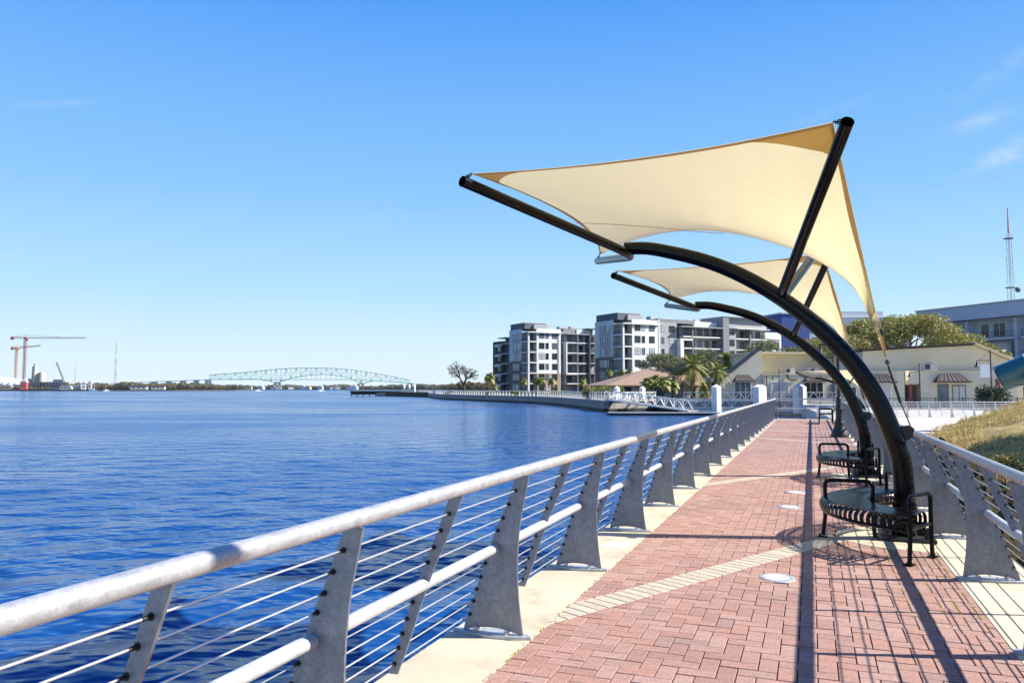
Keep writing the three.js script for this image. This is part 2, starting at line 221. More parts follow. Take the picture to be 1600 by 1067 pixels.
{
  const sn = fbm(15, 12, 4, 0.65), stain = (x, z) => sn(x / 9, z / 9), r = rng(7), pick = [], cut = [], a = 0.1, g = 0.003;
  const disc = [0.86, -8.75, 0.66], disc2 = [0.86, -14.6, 0.66];
  for (let j = Math.round(Z1 / a); j < Z0 / a; j++) for (let i = Math.round(XL / a) - 1; i <= XR / a; i++) {
    const s = (((i - j) % 4) + 4) % 4; if (s !== 0 && s !== 3) continue;
    const w = s === 0 ? 2 * a : a, h = s === 0 ? a : 2 * a;
    let poly = [[i * a + g, j * a + g], [i * a + w - g, j * a + g], [i * a + w - g, j * a + h - g], [i * a + g, j * a + h - g]], whole = true;
    const lim = (A, B, C) => { const q = clip(poly, A, B, C); if (q.length !== poly.length || q.some((p, n) => p[0] !== poly[n][0] || p[1] !== poly[n][1])) whole = false; poly = q; };
    lim(-1, 0, -XL - g); lim(1, 0, XR - g); lim(0, -1, -Z1);
    const cx = i * a + w / 2, cz = j * a + h / 2;
    if (poly.length > 2) for (const b of bands) { const t = (cx - b.p[0]) * b.d[0] + (cz - b.p[1]) * b.d[1], e = b.n[0] * cx + b.n[1] * cz - b.c; if (t < -0.4 || t > b.l + 0.4 || Math.abs(e) > 0.32) continue; if (e < 0) lim(b.n[0], b.n[1], b.c - b.w - g); else lim(-b.n[0], -b.n[1], -(b.c + b.w + g)); }
    if (poly.length < 3) continue;
    if ([disc, disc2].some(d => Math.hypot(cx - d[0], cz - d[1]) < d[2] - 0.02)) continue;
    if (spots.some(d => Math.hypot(cx - d[0], cz - d[1]) < d[2] - 0.03)) continue;
    const p = V(cx, 0, cz).project(camera), v = V(cx, 0, cz).sub(camera.position), seen = Math.abs(p.x) < 1.03 && Math.abs(p.y) < 1.03 && v.dot(camera.getWorldDirection(V(0, 0, 0))) > 0;
    pick.push({ poly, whole, H: s === 0, cx, cz, score: seen ? v.length() : 1e6 + v.length(), tone: stain(cx, cz) + 0.14 * r() > 0.68 ? 6 + Math.floor(r() * 2) : Math.floor(r() * 6.15), dy: (r() - 0.5) * 0.004, tx: (r() - 0.5) * 0.012, tz: (r() - 0.5) * 0.012 });
  }
  pick.sort((x, y) => x.score - y.score);
  const gH = ready([prism([[-a + g, -a / 2 + g], [a - g, -a / 2 + g], [a - g, a / 2 - g], [-a + g, a / 2 - g]], -0.045, 0, 0.0022)]), gV = ready([prism([[-a / 2 + g, -a + g], [a / 2 - g, -a + g], [a / 2 - g, a - g], [-a / 2 + g, a - g]], -0.045, 0, 0.0022)]);
  const far = { h: [], v: [] };
  pick.forEach((b, k) => {
    if (k < 300) { const o = part(promenade, 'paver', b.whole ? (b.H ? gH : gV) : [prism(b.poly.map(([x, z]) => [x - b.cx, z - b.cz]), -0.045, 0)], M.brick[b.tone]); o.position.set(b.cx, b.dy, b.cz); o.rotation.set(b.tx, b.whole && r() < 0.5 ? PI : 0, b.tz); }
    else if (b.whole) far[b.H ? 'h' : 'v'].push(b); else (cut[b.tone % 3] ||= []).push(prism(b.poly, -0.045, b.dy));
  });
  for (const [k, gg] of [['h', gH], ['v', gV]]) { const im = new THREE.InstancedMesh(gg, M.brickAny, far[k].length), m = new THREE.Matrix4(); far[k].forEach((b, n) => { m.makeRotationFromEuler(new THREE.Euler(b.tx, 0, b.tz)); m.setPosition(b.cx, b.dy, b.cz); im.setMatrixAt(n, m); im.setColorAt(n, M.brick[b.tone].color); }); im.name = 'pavers'; im.userData.kind = 'stuff'; im.receiveShadow = true; promenade.add(im); }
  cut.forEach((c, n) => { const o = part(promenade, 'cut_pavers', c, M.brick[n * 2]); o.userData.kind = 'stuff'; });
  for (const b of bands) for (let t = -0.25, n = 0; t < b.l + 0.25; t += a, n++) {
    const at = (s, e) => [b.p[0] + b.d[0] * s + b.n[0] * e, b.p[1] + b.d[1] * s + b.n[1] * e];
    let poly = [at(t + g, -b.w), at(t + a - g, -b.w), at(t + a - g, b.w), at(t + g, b.w)]; poly = clip(poly, -1, 0, -XL - g); poly = clip(poly, 1, 0, XR - g); if (poly.length < 3) continue;
    const c = poly.reduce((s, p) => [s[0] + p[0] / poly.length, s[1] + p[1] / poly.length], [0, 0]); if ([disc, disc2].some(d => Math.hypot(c[0] - d[0], c[1] - d[1]) < d[2])) continue;
    part(promenade, 'cream_paver', [prism(poly, -0.045, (r() - 0.5) * 0.002)], M.cream[n % 3]);
  }
  for (const d of [disc, disc2]) { const pts = []; for (let k = 0; k < 40; k++) { const t = k / 40 * 2 * PI; pts.push([d[0] + d[2] * Math.cos(t), d[1] + d[2] * Math.sin(t)]); } part(promenade, 'mast_footing', [prism(clip(pts, 1, 0, XR - 0.003), -0.045, 0.003)], M.concrete); }
}
part(promenade, 'cover_plate', [prism([[-1.9, -7.22], [-1.68, -7.22], [-1.68, -7.5], [-1.9, -7.5]], -0.01, 0.006, 0.002)], M.white);
{ const r = rng(52), n = 500, im = new THREE.InstancedMesh(ready([tris([-0.006, 0, 0, 0.006, 0, 0, 0.001, 0.014, 0.004, 0, 0, -0.006, 0.004, 0, 0.006, -0.008, 0.01, 0.001])]), M.blade, n), m = new THREE.Matrix4(), q = new THREE.Quaternion(), c = new THREE.Color(); // moss and weeds in the paver joints by the right railing and along the left kerb
  for (let k = 0; k < n; k++) { const right = k < 380, x = right ? Math.round((0.45 + 0.6 * Math.pow(r(), 0.6)) * 10) / 10 : -1.6, z = right ? -5.6 - 3 * r() : -3.6 - 9 * r() * r(); q.setFromEuler(new THREE.Euler(0, r() * 6, 0)); im.setMatrixAt(k, m.compose(V(x + (r() - 0.5) * 0.008, -0.006, z), q, V(1, 0.7 + r(), 1))); im.setColorAt(k, c.setRGB(0.8, 0.9 + 0.3 * r(), 0.4)); }
  im.name = 'joint_moss'; im.userData.kind = 'stuff'; promenade.add(im); }
const lightSpots = ['nearest of three', 'middle of three', 'farthest of three'];
spots.forEach(([x, z, rr], k) => { const t = thing('ground_light', `round white in-ground light in the brick paving, ${lightSpots[k]}`, 'ground light', [x, 0, z], 0, 'in-ground lights along the walkway'); part(t, 'trim_ring', [lathe([[rr * 0.68, 0.002], [rr * 0.7, 0.009], [rr * 0.95, 0.007], [rr, -0.004]], 40)], M.plate); part(t, 'lens', [cyl(rr * 0.69, rr * 0.67, 0.012, 0, -0.004, 0, 40)], M.lampWhite); });
{ const t = thing('drain_grate', 'small dark square drain grate in the paving beside the far bench', 'drain grate', [0.02, 0.004, -35.6]); part(t, 'rim', [box(0.5, 0.006, 0.03, 0, 0, 0.3), box(0.5, 0.006, 0.03, 0, 0, -0.3), box(0.03, 0.006, 0.6, 0.25), box(0.03, 0.006, 0.6, -0.25)], M.metalDark); for (let k = 0; k < 8; k++) part(t, 'slot_bar', [box(0.03, 0.006, 0.56, -0.2 + k * 0.057)], M.metalDark); }

// ---------- railings: curved galvanised plates, round rails, steel cables ----------
const innerEdge = [[0, 0.02], [-0.012, 0.1], [-0.027, 0.22], [-0.036, 0.4], [-0.03, 0.56], [-0.012, 0.72], [0.016, 0.85], [0.04, 0.97]], outerEdge = [[-0.388, 0.02], [-0.375, 0.075], [-0.327, 0.2], [-0.249, 0.438], [-0.177, 0.633], [-0.127, 0.74], [-0.04, 0.97]];
const holes = [[-0.044, 0.88], [-0.089, 0.795], [-0.127, 0.71], [-0.16, 0.633], [-0.244, 0.43], [-0.275, 0.345], [-0.301, 0.268], [-0.323, 0.195], [-0.346, 0.113]];
const splinePts = a => new THREE.SplineCurve(a.map(p => new THREE.Vector2(...p))).getPoints(14);
const plateShape = (() => { const s = new THREE.Shape(); s.moveTo(0, 0.02); splinePts(innerEdge).forEach(p => s.lineTo(p.x, p.y)); splinePts(outerEdge).reverse().forEach(p => s.lineTo(p.x, p.y)); s.lineTo(-0.375, 0.02); s.quadraticCurveTo(-0.19, 0.075, -0.015, 0.02); return s; })();
const slimShape = (() => { const s = new THREE.Shape(), o = splinePts(outerEdge).filter(p => p.y > 0.05); s.moveTo(o[0].x, o[0].y); o.forEach(p => s.lineTo(p.x, p.y)); o.reverse().forEach(p => s.lineTo(p.x + 0.052 + 0.02 * (p.y - 0.2), p.y)); return s; })();
const gPlate = ready([extr(plateShape, 0.012, 0.001).translate(0, 0, -0.006)]), gSlim = ready([extr(slimShape, 0.012, 0.001).translate(0, 0, -0.006)]);
const gBase = ready([(() => { const s = new THREE.Shape(); s.moveTo(-0.46, 0); s.quadraticCurveTo(-0.2, 0.13, 0.05, 0.012); s.lineTo(0.05, -0.012); s.quadraticCurveTo(-0.2, -0.13, -0.46, 0); return extr(s, 0.016, 0.002).rotateX(-PI / 2).translate(0, 0.002, 0); })()]);
const gBolt = ready([[-0.3, 0.028], [-0.1, 0.03], [-0.3, -0.028], [-0.1, -0.03]].flatMap(([x, z]) => [cyl(0.014, 0.014, 0.012, x, 0.02, z, 6), cyl(0.007, 0.007, 0.03, x, 0.02, z, 6)]));
const gFit = ready(holes.flatMap(([u, v]) => [new THREE.CylinderGeometry(0.0075, 0.0075, 0.05, 6).rotateX(PI / 2).translate(u, v, 0.012), new THREE.CylinderGeometry(0.013, 0.013, 0.018, 8).rotateX(PI / 2).translate(u, v, 0)]));
const fit = (p, n, g, m) => { part(p, n, g, m).userData.kind = 'stuff'; };
function railing(label, x, side, first, last, pitch, turn = 0, at = [0, 0, 0], thick = 0.0042, pm = M.galv) {
  const t = thing('cable_railing', label, 'railing', at, turn, 'cable railings along the promenade'), zs = [];
  for (let z = first; z >= last; z -= pitch) zs.push(z);
  const end = zs[zs.length - 1], flip = side > 0 ? PI : 0, X = u => x + (side > 0 ? -u : u);
  zs.forEach((z, k) => {
    const p = part(t, 'post', gPlate, pm); p.position.set(x, 0, z); p.rotation.y = flip; part(p, 'base_plate', gBase, M.plate); fit(p, 'anchor_bolts', gBolt, M.plate); fit(p, 'cable_fittings', gFit, M.blackMatt);
    if (k < zs.length - 1) { const s = part(t, 'slim_post', gSlim, pm); s.position.set(x, 0, z - pitch / 2); s.rotation.y = flip; fit(s, 'cable_fittings', gFit, M.blackMatt); part(t, 'mid_rail', [bar(V(X(-0.183), 0.522, z - 0.006), V(X(-0.183), 0.522, z - pitch + 0.006), 0.03, 0.03, 16)], M.midrail); }
  });
  for (let z = first + 0.4, k = 0; z > end - 0.4; z -= pitch * 3, k++) part(t, 'top_rail', [bar(V(X(0.002), 1.0, z), V(X(0.002), 1.0, Math.max(z - pitch * 3 + 0.004, end - 0.4)), 0.034, 0.034, 24)], M.rail);
  for (const [u, v] of holes) part(t, 'cable', [bar(V(X(u), v, first + 0.2), V(X(u), v, end), thick, thick, 6)], M.cable);
  return t;
}
railing('long galvanised cable railing along the water on the left of the brick walkway', -1.65, -1, 1.14, -40.2, 1.86);
railing('galvanised cable railing behind the benches between the brick walkway and the grass bank', 1.09, 1, 2.22, -40.6, 1.86);
railing('short galvanised cable railing closing the far end of the brick walkway', 0, -1, 0, -2.8, 1.35, -PI / 2, [-1.6, 0, -40.75]);

// ---------- shade structures ----------
function sailGeometry(C, sags, N = 26, rings = 22) { // C: corners in order, sags: offset of the middle of each edge
  const ctr = C.reduce((s, p) => s.add(p), V(0, 0, 0)).multiplyScalar(1 / C.length), B = [];
  C.forEach((p, i) => { const q = C[(i + 1) % C.length]; for (let k = 0; k < N; k++) { const t = k / N, f = 4 * t * (1 - t); B.push(p.clone().lerp(q, t).addScaledVector(V(...sags[i]), f)); } });
  const n = B.length, G = []; for (let r = 0; r <= rings; r++) G.push(B.map(b => b.clone().lerp(ctr, r / rings)));
  for (let it = 0; it < 420; it++) {
    const avg = V(0, 0, 0);
    for (let r = 1; r < rings; r++) for (let k = 0; k < n; k++) {
      const a = G[r - 1][k], b = G[r + 1][k], c = G[r][(k + 1) % n], d = G[r][(k + n - 1) % n], p = G[r][k], rad = a.distanceTo(p) + b.distanceTo(p) + 1e-3, tan = c.distanceTo(p) + d.distanceTo(p) + 1e-3;
      const q = Math.min(8, Math.max(0.12, rad / tan)), s = 2 / q + 2 * q, w1 = 1 / q / s, w2 = q / s;
      p.set(w1 * (a.x + b.x) + w2 * (c.x + d.x), w1 * (a.y + b.y) + w2 * (c.y + d.y), w1 * (a.z + b.z) + w2 * (c.z + d.z));
    }
    for (const p of G[rings - 1]) avg.addScaledVector(p, 1 / n); for (const p of G[rings]) p.copy(avg);
  }
  G.forEach((row, r) => row.forEach(p => { p.y += 0.14 * (1 - (1 - r / rings) ** 2); }));
  return { G, B, n, rings };
}
function gridGeo(rows, closed, uvScale = 1) { const pos = [], uv = [], idx = [], n = rows[0].length; rows.forEach(r => r.forEach(p => { pos.push(p.x, p.y, p.z); uv.push(p.x * uvScale, p.z * uvScale); })); for (let i = 0; i < rows.length - 1; i++) for (let k = 0; k < (closed ? n : n - 1); k++) { const a = i * n + k, b = i * n + (k + 1) % n; idx.push(a, b, a + n, b, b + n, a + n); } const g = new THREE.BufferGeometry(); g.setAttribute('position', new THREE.Float32BufferAttribute(pos, 3)); g.setAttribute('uv', new THREE.Float32BufferAttribute(uv, 2)); g.setIndex(idx); g.computeVertexNormals(); return g; }
function shadeStructure(label, at) { // local z 0 is the mast's plane
  const t = thing('shade_structure', label, 'shade sail', at, 0, 'tensioned shade sails over the curved benches');
  const mastPts = [[0.86, 0.03], [0.853, 0.39], [0.832, 0.773], [0.782, 1.088], [0.682, 1.359], [0.56, 1.635], [0.35, 1.925], [0.115, 2.17], [-0.205, 2.475], [-0.536, 2.69], [-0.827, 2.862], [-1.13, 2.99], [-1.443, 3.075], [-1.72, 3.11], [-1.985, 3.125]].map(([x, y]) => V(x, y, 0));
  for (let it = 0; it < 4; it++) for (let k = 3; k < mastPts.length - 2; k++) mastPts[k].lerp(mastPts[k - 1].clone().lerp(mastPts[k + 1], 0.5), 0.4);
  part(t, 'mast', [tube(mastPts, s => 0.1 - 0.027 * s, 90, 24)], M.black);
  part(t, 'mast_collar', [tube([V(0.855, 0.03, 0), V(0.852, 0.34, 0)], 0.112, 4, 24)], M.black);
  const bp = part(t, 'base_plate', [extr([[-0.24, -0.24], [0.24, -0.24], [0.24, 0.24], [-0.24, 0.24]], 0.03, 0.003).rotateX(-PI / 2).translate(0.86, 0.006, 0)], M.blackMatt);
  for (const [x, z] of [[-0.18, -0.18], [0.18, -0.18], [0.18, 0.18], [-0.18, 0.18]]) part(bp, 'anchor_bolt', [cyl(0.035, 0.035, 0.04, 0.86 + x, 0.036, z, 6), cyl(0.02, 0.02, 0.11, 0.86 + x, 0.036, z, 8), cyl(0.028, 0.026, 0.02, 0.86 + x, 0.1, z, 6)], M.blackMatt);
  part(bp, 'gussets', [0, PI / 2, PI, -PI / 2].map(a => extr([[0.09, 0.03], [0.2, 0.03], [0.09, 0.17]], 0.012).translate(0, 0, -0.006).rotateY(a).translate(0.86, 0.005, 0)), M.blackMatt);
  const A1 = V(-2.977, 3.421, 2.35), A2 = V(-2.931, 3.401, -2.35), B1 = V(0.309, 3.565, 2.35), B2 = V(0.13, 3.373, -2.35), TD = V(0.728, 1.8, 0);
  part(t, 'front_crossbeam', [tube(null, 0.052, 70, 16, bend(A1, V(-1.86, 3.03, 0), A2, 0.42))], M.black);
  part(t, 'rear_crossbeam', [tube(null, 0.052, 70, 16, bend(B1, V(-0.31, 2.43, 0), B2, 0.42))], M.black);
  part(t, 'mast_lug', [extr([[0, -0.09], [0.11, -0.02], [0.13, 0.07], [0.09, 0.1], [0, 0.09]], 0.02, 0.002).translate(0.83, 1.03, -0.01)], M.blackMatt);
  const up = (p, k) => p.clone().add(V(0, k, 0)), C = [up(A1, 0.085).add(V(0.07, 0, -0.07)), up(B1, 0.03).add(V(-0.1, 0, -0.06)), TD, up(B2, 0.06).add(V(0.02, 0, 0.06)), up(A2, 0.09).add(V(0.04, 0, 0.05))];
  const s = sailGeometry(C, [[0, -0.02, -0.17], [0.05, 0.13, -0.85], [0.11, 0.02, 0.72], [0.08, 0.16, 0.75], [0.32, 0, 0]]);
  const canopy = part(t, 'canopy', [gridGeo(s.G, true)], M.sail, true);
  const off = V(0, -0.004, 0), inset = (k, d) => { const p = s.B[k], q = s.G[3][k]; return p.clone().add(q.clone().sub(p).setLength(Math.min(d, p.distanceTo(q)))).add(off); };
  part(canopy, 'hem', [gridGeo([s.B.map(p => p.clone().add(off)), s.B.map((p, k) => inset(k, 0.05))], true)], M.hem, true);
  const N = 26; // corner reinforcement patches: rays from the corner to an arc across the cloth
  [[0, 0.6], [1, 0.8], [2, 0.42], [3, 0.4], [4, 0.4]].forEach(([ci, len]) => {
    const c = s.B[ci * N], L = [], rows = [], reach = (kk, len) => { let i = 0; while (i < s.rings - 1 && s.G[i + 1][kk].distanceTo(c) < len) i++; const a = s.G[i][kk].distanceTo(c), b = s.G[i + 1][kk].distanceTo(c); return a >= len ? 0 : i + Math.min(1, (len - a) / (b - a)); };
    for (let k = -N + 1; k < N; k++) { const kk = (ci * N + k + s.n) % s.n; if (s.B[kk].distanceTo(c) < len) L.push([kk, len * (0.52 + 0.48 * (s.B[kk].distanceTo(c) / len) ** 2)]); }
    for (let q = 0; q <= 8; q++) rows.push(L.map(([kk, le]) => { const depth = reach(kk, le) * q / 8, i = Math.min(s.rings - 1, Math.floor(depth)); return s.G[i][kk].clone().lerp(s.G[i + 1][kk], depth - i).add(V(0, -0.007, 0)); }));
    part(canopy, 'corner_patch', [gridGeo(rows, false)], M.patch, true);
  });
  { // the sewn seam from the front edge to the rear edge
    const all = s.G.flat(), yAt = (x, z) => { let best = [], sw = 0, y = 0; for (const p of all) { const d = (p.x - x) ** 2 + (p.z - z) ** 2; if (d < 0.09) best.push([d, p.y]); } for (const [d, py] of best) { const w = 1 / (d + 1e-4) ** 2; sw += w; y += w * py; } return sw ? y / sw : null; };
    const a = s.B[Math.round(4.5 * N)], b = s.B[Math.round(3.2 * N)], l = [], rr = [];
    for (let k = 0; k <= 22; k++) { const x = a.x + (b.x - a.x) * k / 30, z = a.z + (b.z - a.z) * k / 30 + 0.25 * Math.sin(PI * k / 30), y = yAt(x, z); if (y === null) continue; l.push(V(x, y - 0.022, z - 0.02)); rr.push(V(x, y - 0.022, z + 0.02)); }
    if (l.length > 4) part(canopy, 'seam', [gridGeo([l, rr], false)], M.hem, true);
  }
  const link = (a, b) => [bar(a, b, 0.008, 0.008, 6), new THREE.TorusGeometry(0.018, 0.006, 6, 14).translate(...a.clone().lerp(b, 0.35).toArray()), new THREE.TorusGeometry(0.014, 0.005, 6, 12).rotateY(PI / 2).translate(...a.clone().lerp(b, 0.75).toArray())];
  [[A1, C[0]], [B1, C[1]], [B2, C[3]], [A2, C[4]]].forEach(([a, c]) => part(t, 'corner_shackle', [...link(a.clone().lerp(c, 0.3), c)], M.metalDark));
  part(t, 'tie_cable', [...link(TD, V(0.745, 1.72, 0)), bar(V(0.745, 1.72, 0), V(0.8, 1.53, 0), 0.012, 0.012, 8), bar(V(0.8, 1.53, 0), V(0.845, 1.36, 0), 0.016, 0.016, 8), bar(V(0.845, 1.36, 0), V(0.93, 1.12, 0), 0.007, 0.007, 6)], M.metalDark);
  part(t, 'webbing_strap', [box(0.02, 0.06, 0.1, TD.x - 0.045, TD.y + 0.28, 0.02, 0, 0, 0.2)], M.blackMatt);
  return t;
}
shadeStructure('cream shade sail on a black curved mast over the nearest bench', [0, 0, -8.75]);
shadeStructure('smaller-looking cream shade sail on a black curved mast, second one over the far curved bench', [0, 0, -14.6]).scale.y = 0.978;

// ---------- benches ----------
function curvedBench(label, at) {
  const t = thing('curved_bench', label, 'bench', at, 0, 'curved black strap benches under the sails'), Ri = 0.8, Ro = 1.3, A = R(60), n = 38;
  const prof = []; { const add = (r, y) => prof.push([r, y]); for (let k = 0; k <= 8; k++) { const a = PI * 1.15 - k / 8 * PI * 0.65; add(Ri + 0.075 + 0.075 * Math.cos(a), 0.335 + 0.075 * Math.sin(a)); } add(Ri + 0.2, 0.4); add(Ro - 0.2, 0.4); for (let k = 0; k <= 8; k++) { const a = PI / 2 - k / 8 * PI * 0.65; add(Ro - 0.075 + 0.075 * Math.cos(a), 0.335 + 0.075 * Math.sin(a)); } }
  const strap = (() => { const th = 0.006, pos = [], half = r => 0.0145 + 0.0065 * (r - Ri) / (Ro - Ri), q = (a, b, c, d) => pos.push(...a, ...b, ...c, ...a, ...c, ...d);
    for (let k = 0; k < prof.length - 1; k++) { const nrm = i => { const p = prof[Math.max(0, i - 1)], s = prof[Math.min(prof.length - 1, i + 1)], dx = s[0] - p[0], dy = s[1] - p[1], l = Math.hypot(dx, dy); return [dy / l, -dx / l]; }; const pt = (i, side, inn) => { const [r, y] = prof[i], m = nrm(i); return [-(r + (inn ? m[0] * th : 0)), y + (inn ? m[1] * th : 0), side * half(r)]; };
      q(pt(k, 1, 0), pt(k + 1, 1, 0), pt(k + 1, -1, 0), pt(k, -1, 0)); q(pt(k, -1, 1), pt(k + 1, -1, 1), pt(k + 1, 1, 1), pt(k, 1, 1)); q(pt(k, 1, 1), pt(k + 1, 1, 1), pt(k + 1, 1, 0), pt(k, 1, 0)); q(pt(k, -1, 0), pt(k + 1, -1, 0), pt(k + 1, -1, 1), pt(k, -1, 1)); }
    const g = toCreasedNormals(tris(pos), 0.6); return ready([g]); })();
  for (let k = 0; k < n; k++) part(t, 'slat', strap, M.bench).rotation.y = -A + 2 * A * (k + 0.5) / n;
  const arc = (r, y, a0 = -A, a1 = A) => { const p = []; for (let k = 0; k <= 24; k++) { const a = a0 + (a1 - a0) * k / 24; p.push(V(-r * Math.cos(a), y, r * Math.sin(a))); } return p; };
  part(t, 'inner_rim', [tube(arc(Ri + 0.03, 0.29), 0.016, 48, 8)], M.bench); part(t, 'outer_rim', [tube(arc(Ro - 0.03, 0.29), 0.016, 48, 8)], M.bench); part(t, 'seat_support', [tube(arc(1.05, 0.375), 0.014, 48, 6)], M.bench);
  for (const a of [-A - 0.03, 0, A + 0.03]) {
    const f = new THREE.Group(); f.rotation.y = -a; f.name = 'arm_frame'; const P = (r, y) => V(-r, y, 0), path = new THREE.CurvePath(), L = [P(1.27, 0.02), P(1.235, 0.28), P(1.245, 0.575), P(0.795, 0.575), P(0.805, 0.28), P(0.79, 0.02)], k = 0.07;
    let cur = L[0]; for (let i = 1; i < 5; i++) { const u = L[i].clone().lerp(L[i - 1], Math.min(0.4, k / L[i].distanceTo(L[i - 1]))), w = L[i].clone().lerp(L[i + 1], Math.min(0.4, k / L[i].distanceTo(L[i + 1]))); path.add(new THREE.LineCurve3(cur, u)); path.add(new THREE.QuadraticBezierCurve3(u, L[i], w)); cur = w; } path.add(new THREE.LineCurve3(cur, L[5]));
    const fr = mesh('arm_frame', [tube(null, 0.02, 70, 8, path), bar(P(1.24, 0.3), P(0.8, 0.3), 0.016, 0.016, 8), box(0.09, 0.012, 0.07, -1.275, 0.008, 0), box(0.09, 0.012, 0.07, -0.785, 0.008, 0), cyl(0.012, 0.012, 0.02, -1.3, 0.014, 0, 6), cyl(0.012, 0.012, 0.02, -0.76, 0.014, 0, 6)], M.bench); fr.rotation.y = a; t.add(fr);
  }
  return t;
}
curvedBench('curved black metal strap bench in the foreground, nearest to the viewer', [1.35, 0, -8.55]);
curvedBench('curved black metal strap bench farther along under the second sail', [1.35, 0, -14.1]);
{
  const t = thing('straight_bench', 'small straight black metal bench near the far end of the walkway', 'bench', [0.56, 0, -36.2], R(-90));
  for (let k = 0; k < 9; k++) part(t, 'slat', [box(1.7, 0.012, 0.035, 0, 0.43, -0.2 + k * 0.05)], M.bench);
  for (const x of [-0.86, 0.86]) part(t, 'arm_frame', [tube(null, 0.022, 40, 8, bend(V(x, 0, 0.27), V(x, 0.64, 0.25), V(x, 0.64, -0.1), 0.06)), tube(null, 0.022, 40, 8, bend(V(x, 0.64, 0.0), V(x, 0.64, -0.27), V(x, 0, -0.27), 0.06)), bar(V(x, 0.42, 0.26), V(x, 0.42, -0.26), 0.018)], M.bench);
}
// ---------- land: survey frame, s metres to the right and d metres ahead of the view axis ----------
const CS = Math.cos(YAW), SN = Math.sin(YAW), G = (s, d, y = 0) => [s * CS - d * SN, y, -s * SN - d * CS], GV = (s, d, y = 0) => V(...G(s, d, y));
const gp = (s, d) => { const p = G(s, d); return [p[0], p[2]]; };
function slab(name, pts, top, bottom, m) { const s = new THREE.Shape(pts.map(([x, z]) => new THREE.Vector2(x, -z))); return struct(name, [new THREE.ExtrudeGeometry(s, { depth: top - bottom, bevelEnabled: false }).rotateX(-PI / 2).translate(0, bottom, 0)], m); }
const shore = [[-160, -300], [-98.2, -198], [-66.8, -164.2], [-52.2, -149.2], [-41.1, -131.1], [-28.3, -105.4], [-24.97, -98.6]];
slab('riverfront_ground', [...shore.map(([x, z]) => [x - 0.5, z - 0.4]).slice(1), gp(20, 106), gp(21.5, 99.5), gp(46, 98.6), [30, -112], [60, -140], [420, -560], [-150, -430], [-112, -260]], 0, -2.2, M.land);
slab('plaza', [[1.7, -22], [1.66, -41.2], [1.0, -58], gp(36, 98.2), gp(46, 98.2), [30, -110], [60, -138], [420, -555], [420, -20], [30, -20]], -0.4, -2.2, M.plaza);
slab('landing_deck', [[-1.8, -41.3], [1.62, -41.3], [1.2, -58], [-2.6, -57]], -0.95, -1.3, M.concrete);
{ // seawall under the white railing
  const line = [...shore, gp(19.8, 106.1), gp(21.4, 99.4), gp(46, 98.5)];
  for (let i = 0; i < line.length - 1; i++) {
    const a = V(line[i][0], 0, line[i][1]), b = V(line[i + 1][0], 0, line[i + 1][1]), L = a.distanceTo(b), ang = Math.atan2(b.x - a.x, b.z - a.z);
    const where = ['farthest stretch beyond the bare tree', 'below the bare tree', 'in front of the dark brick wing', 'in front of the white corner block', 'between the two apartment blocks', 'at the head of the white gangway', 'behind the sloping white gangway', 'below the tall date palm', 'below the cream restaurant'][i];
    const w = thing('seawall', `dark concrete seawall with pale cap, ${where}`, 'seawall', [a.x, 0, a.z], ang, 'seawall along the far bank');
    for (let z = 0; z < L; z += 6) { const e = Math.min(L, z + 5.96); part(w, 'wall_panel', [span(-0.35, 0.35, -1.1, -0.16, z, e)], M.seawall); part(w, 'tide_band', [span(-0.38, 0.36, -2.4, -1.1, z, e)], M.wet); part(w, 'cap', [span(-0.5, 0.45, -0.16, 0.02, z, e)], M.plaza); }
    if (i > 6) continue;
    const f = thing('seawall_railing', `white railing with broad leaning posts, ${where}`, 'railing', [a.x, 0.02, a.z], ang, 'white railings on the seawall');
    for (let z = 0.4; z < L; z += 1.86) part(f, 'post', [extr([[-0.14, 0], [0.2, 0], [0.07, 1], [0, 1]], 0.05).translate(0, 0, z)], M.white);
    part(f, 'top_rail', [bar(V(0.03, 1.02, 0), V(0.03, 1.02, L), 0.05, 0.05, 6)], M.white); part(f, 'mid_rail', [bar(V(0.05, 0.52, 0), V(0.05, 0.52, L), 0.035, 0.035, 6)], M.white);
    for (let k = 0; k < 6; k++) part(f, 'cable', [bar(V(0.06, 0.12 + k * 0.15, 0), V(0.06, 0.12 + k * 0.15, L), 0.01, 0.01, 4)], M.cable);
  }
}

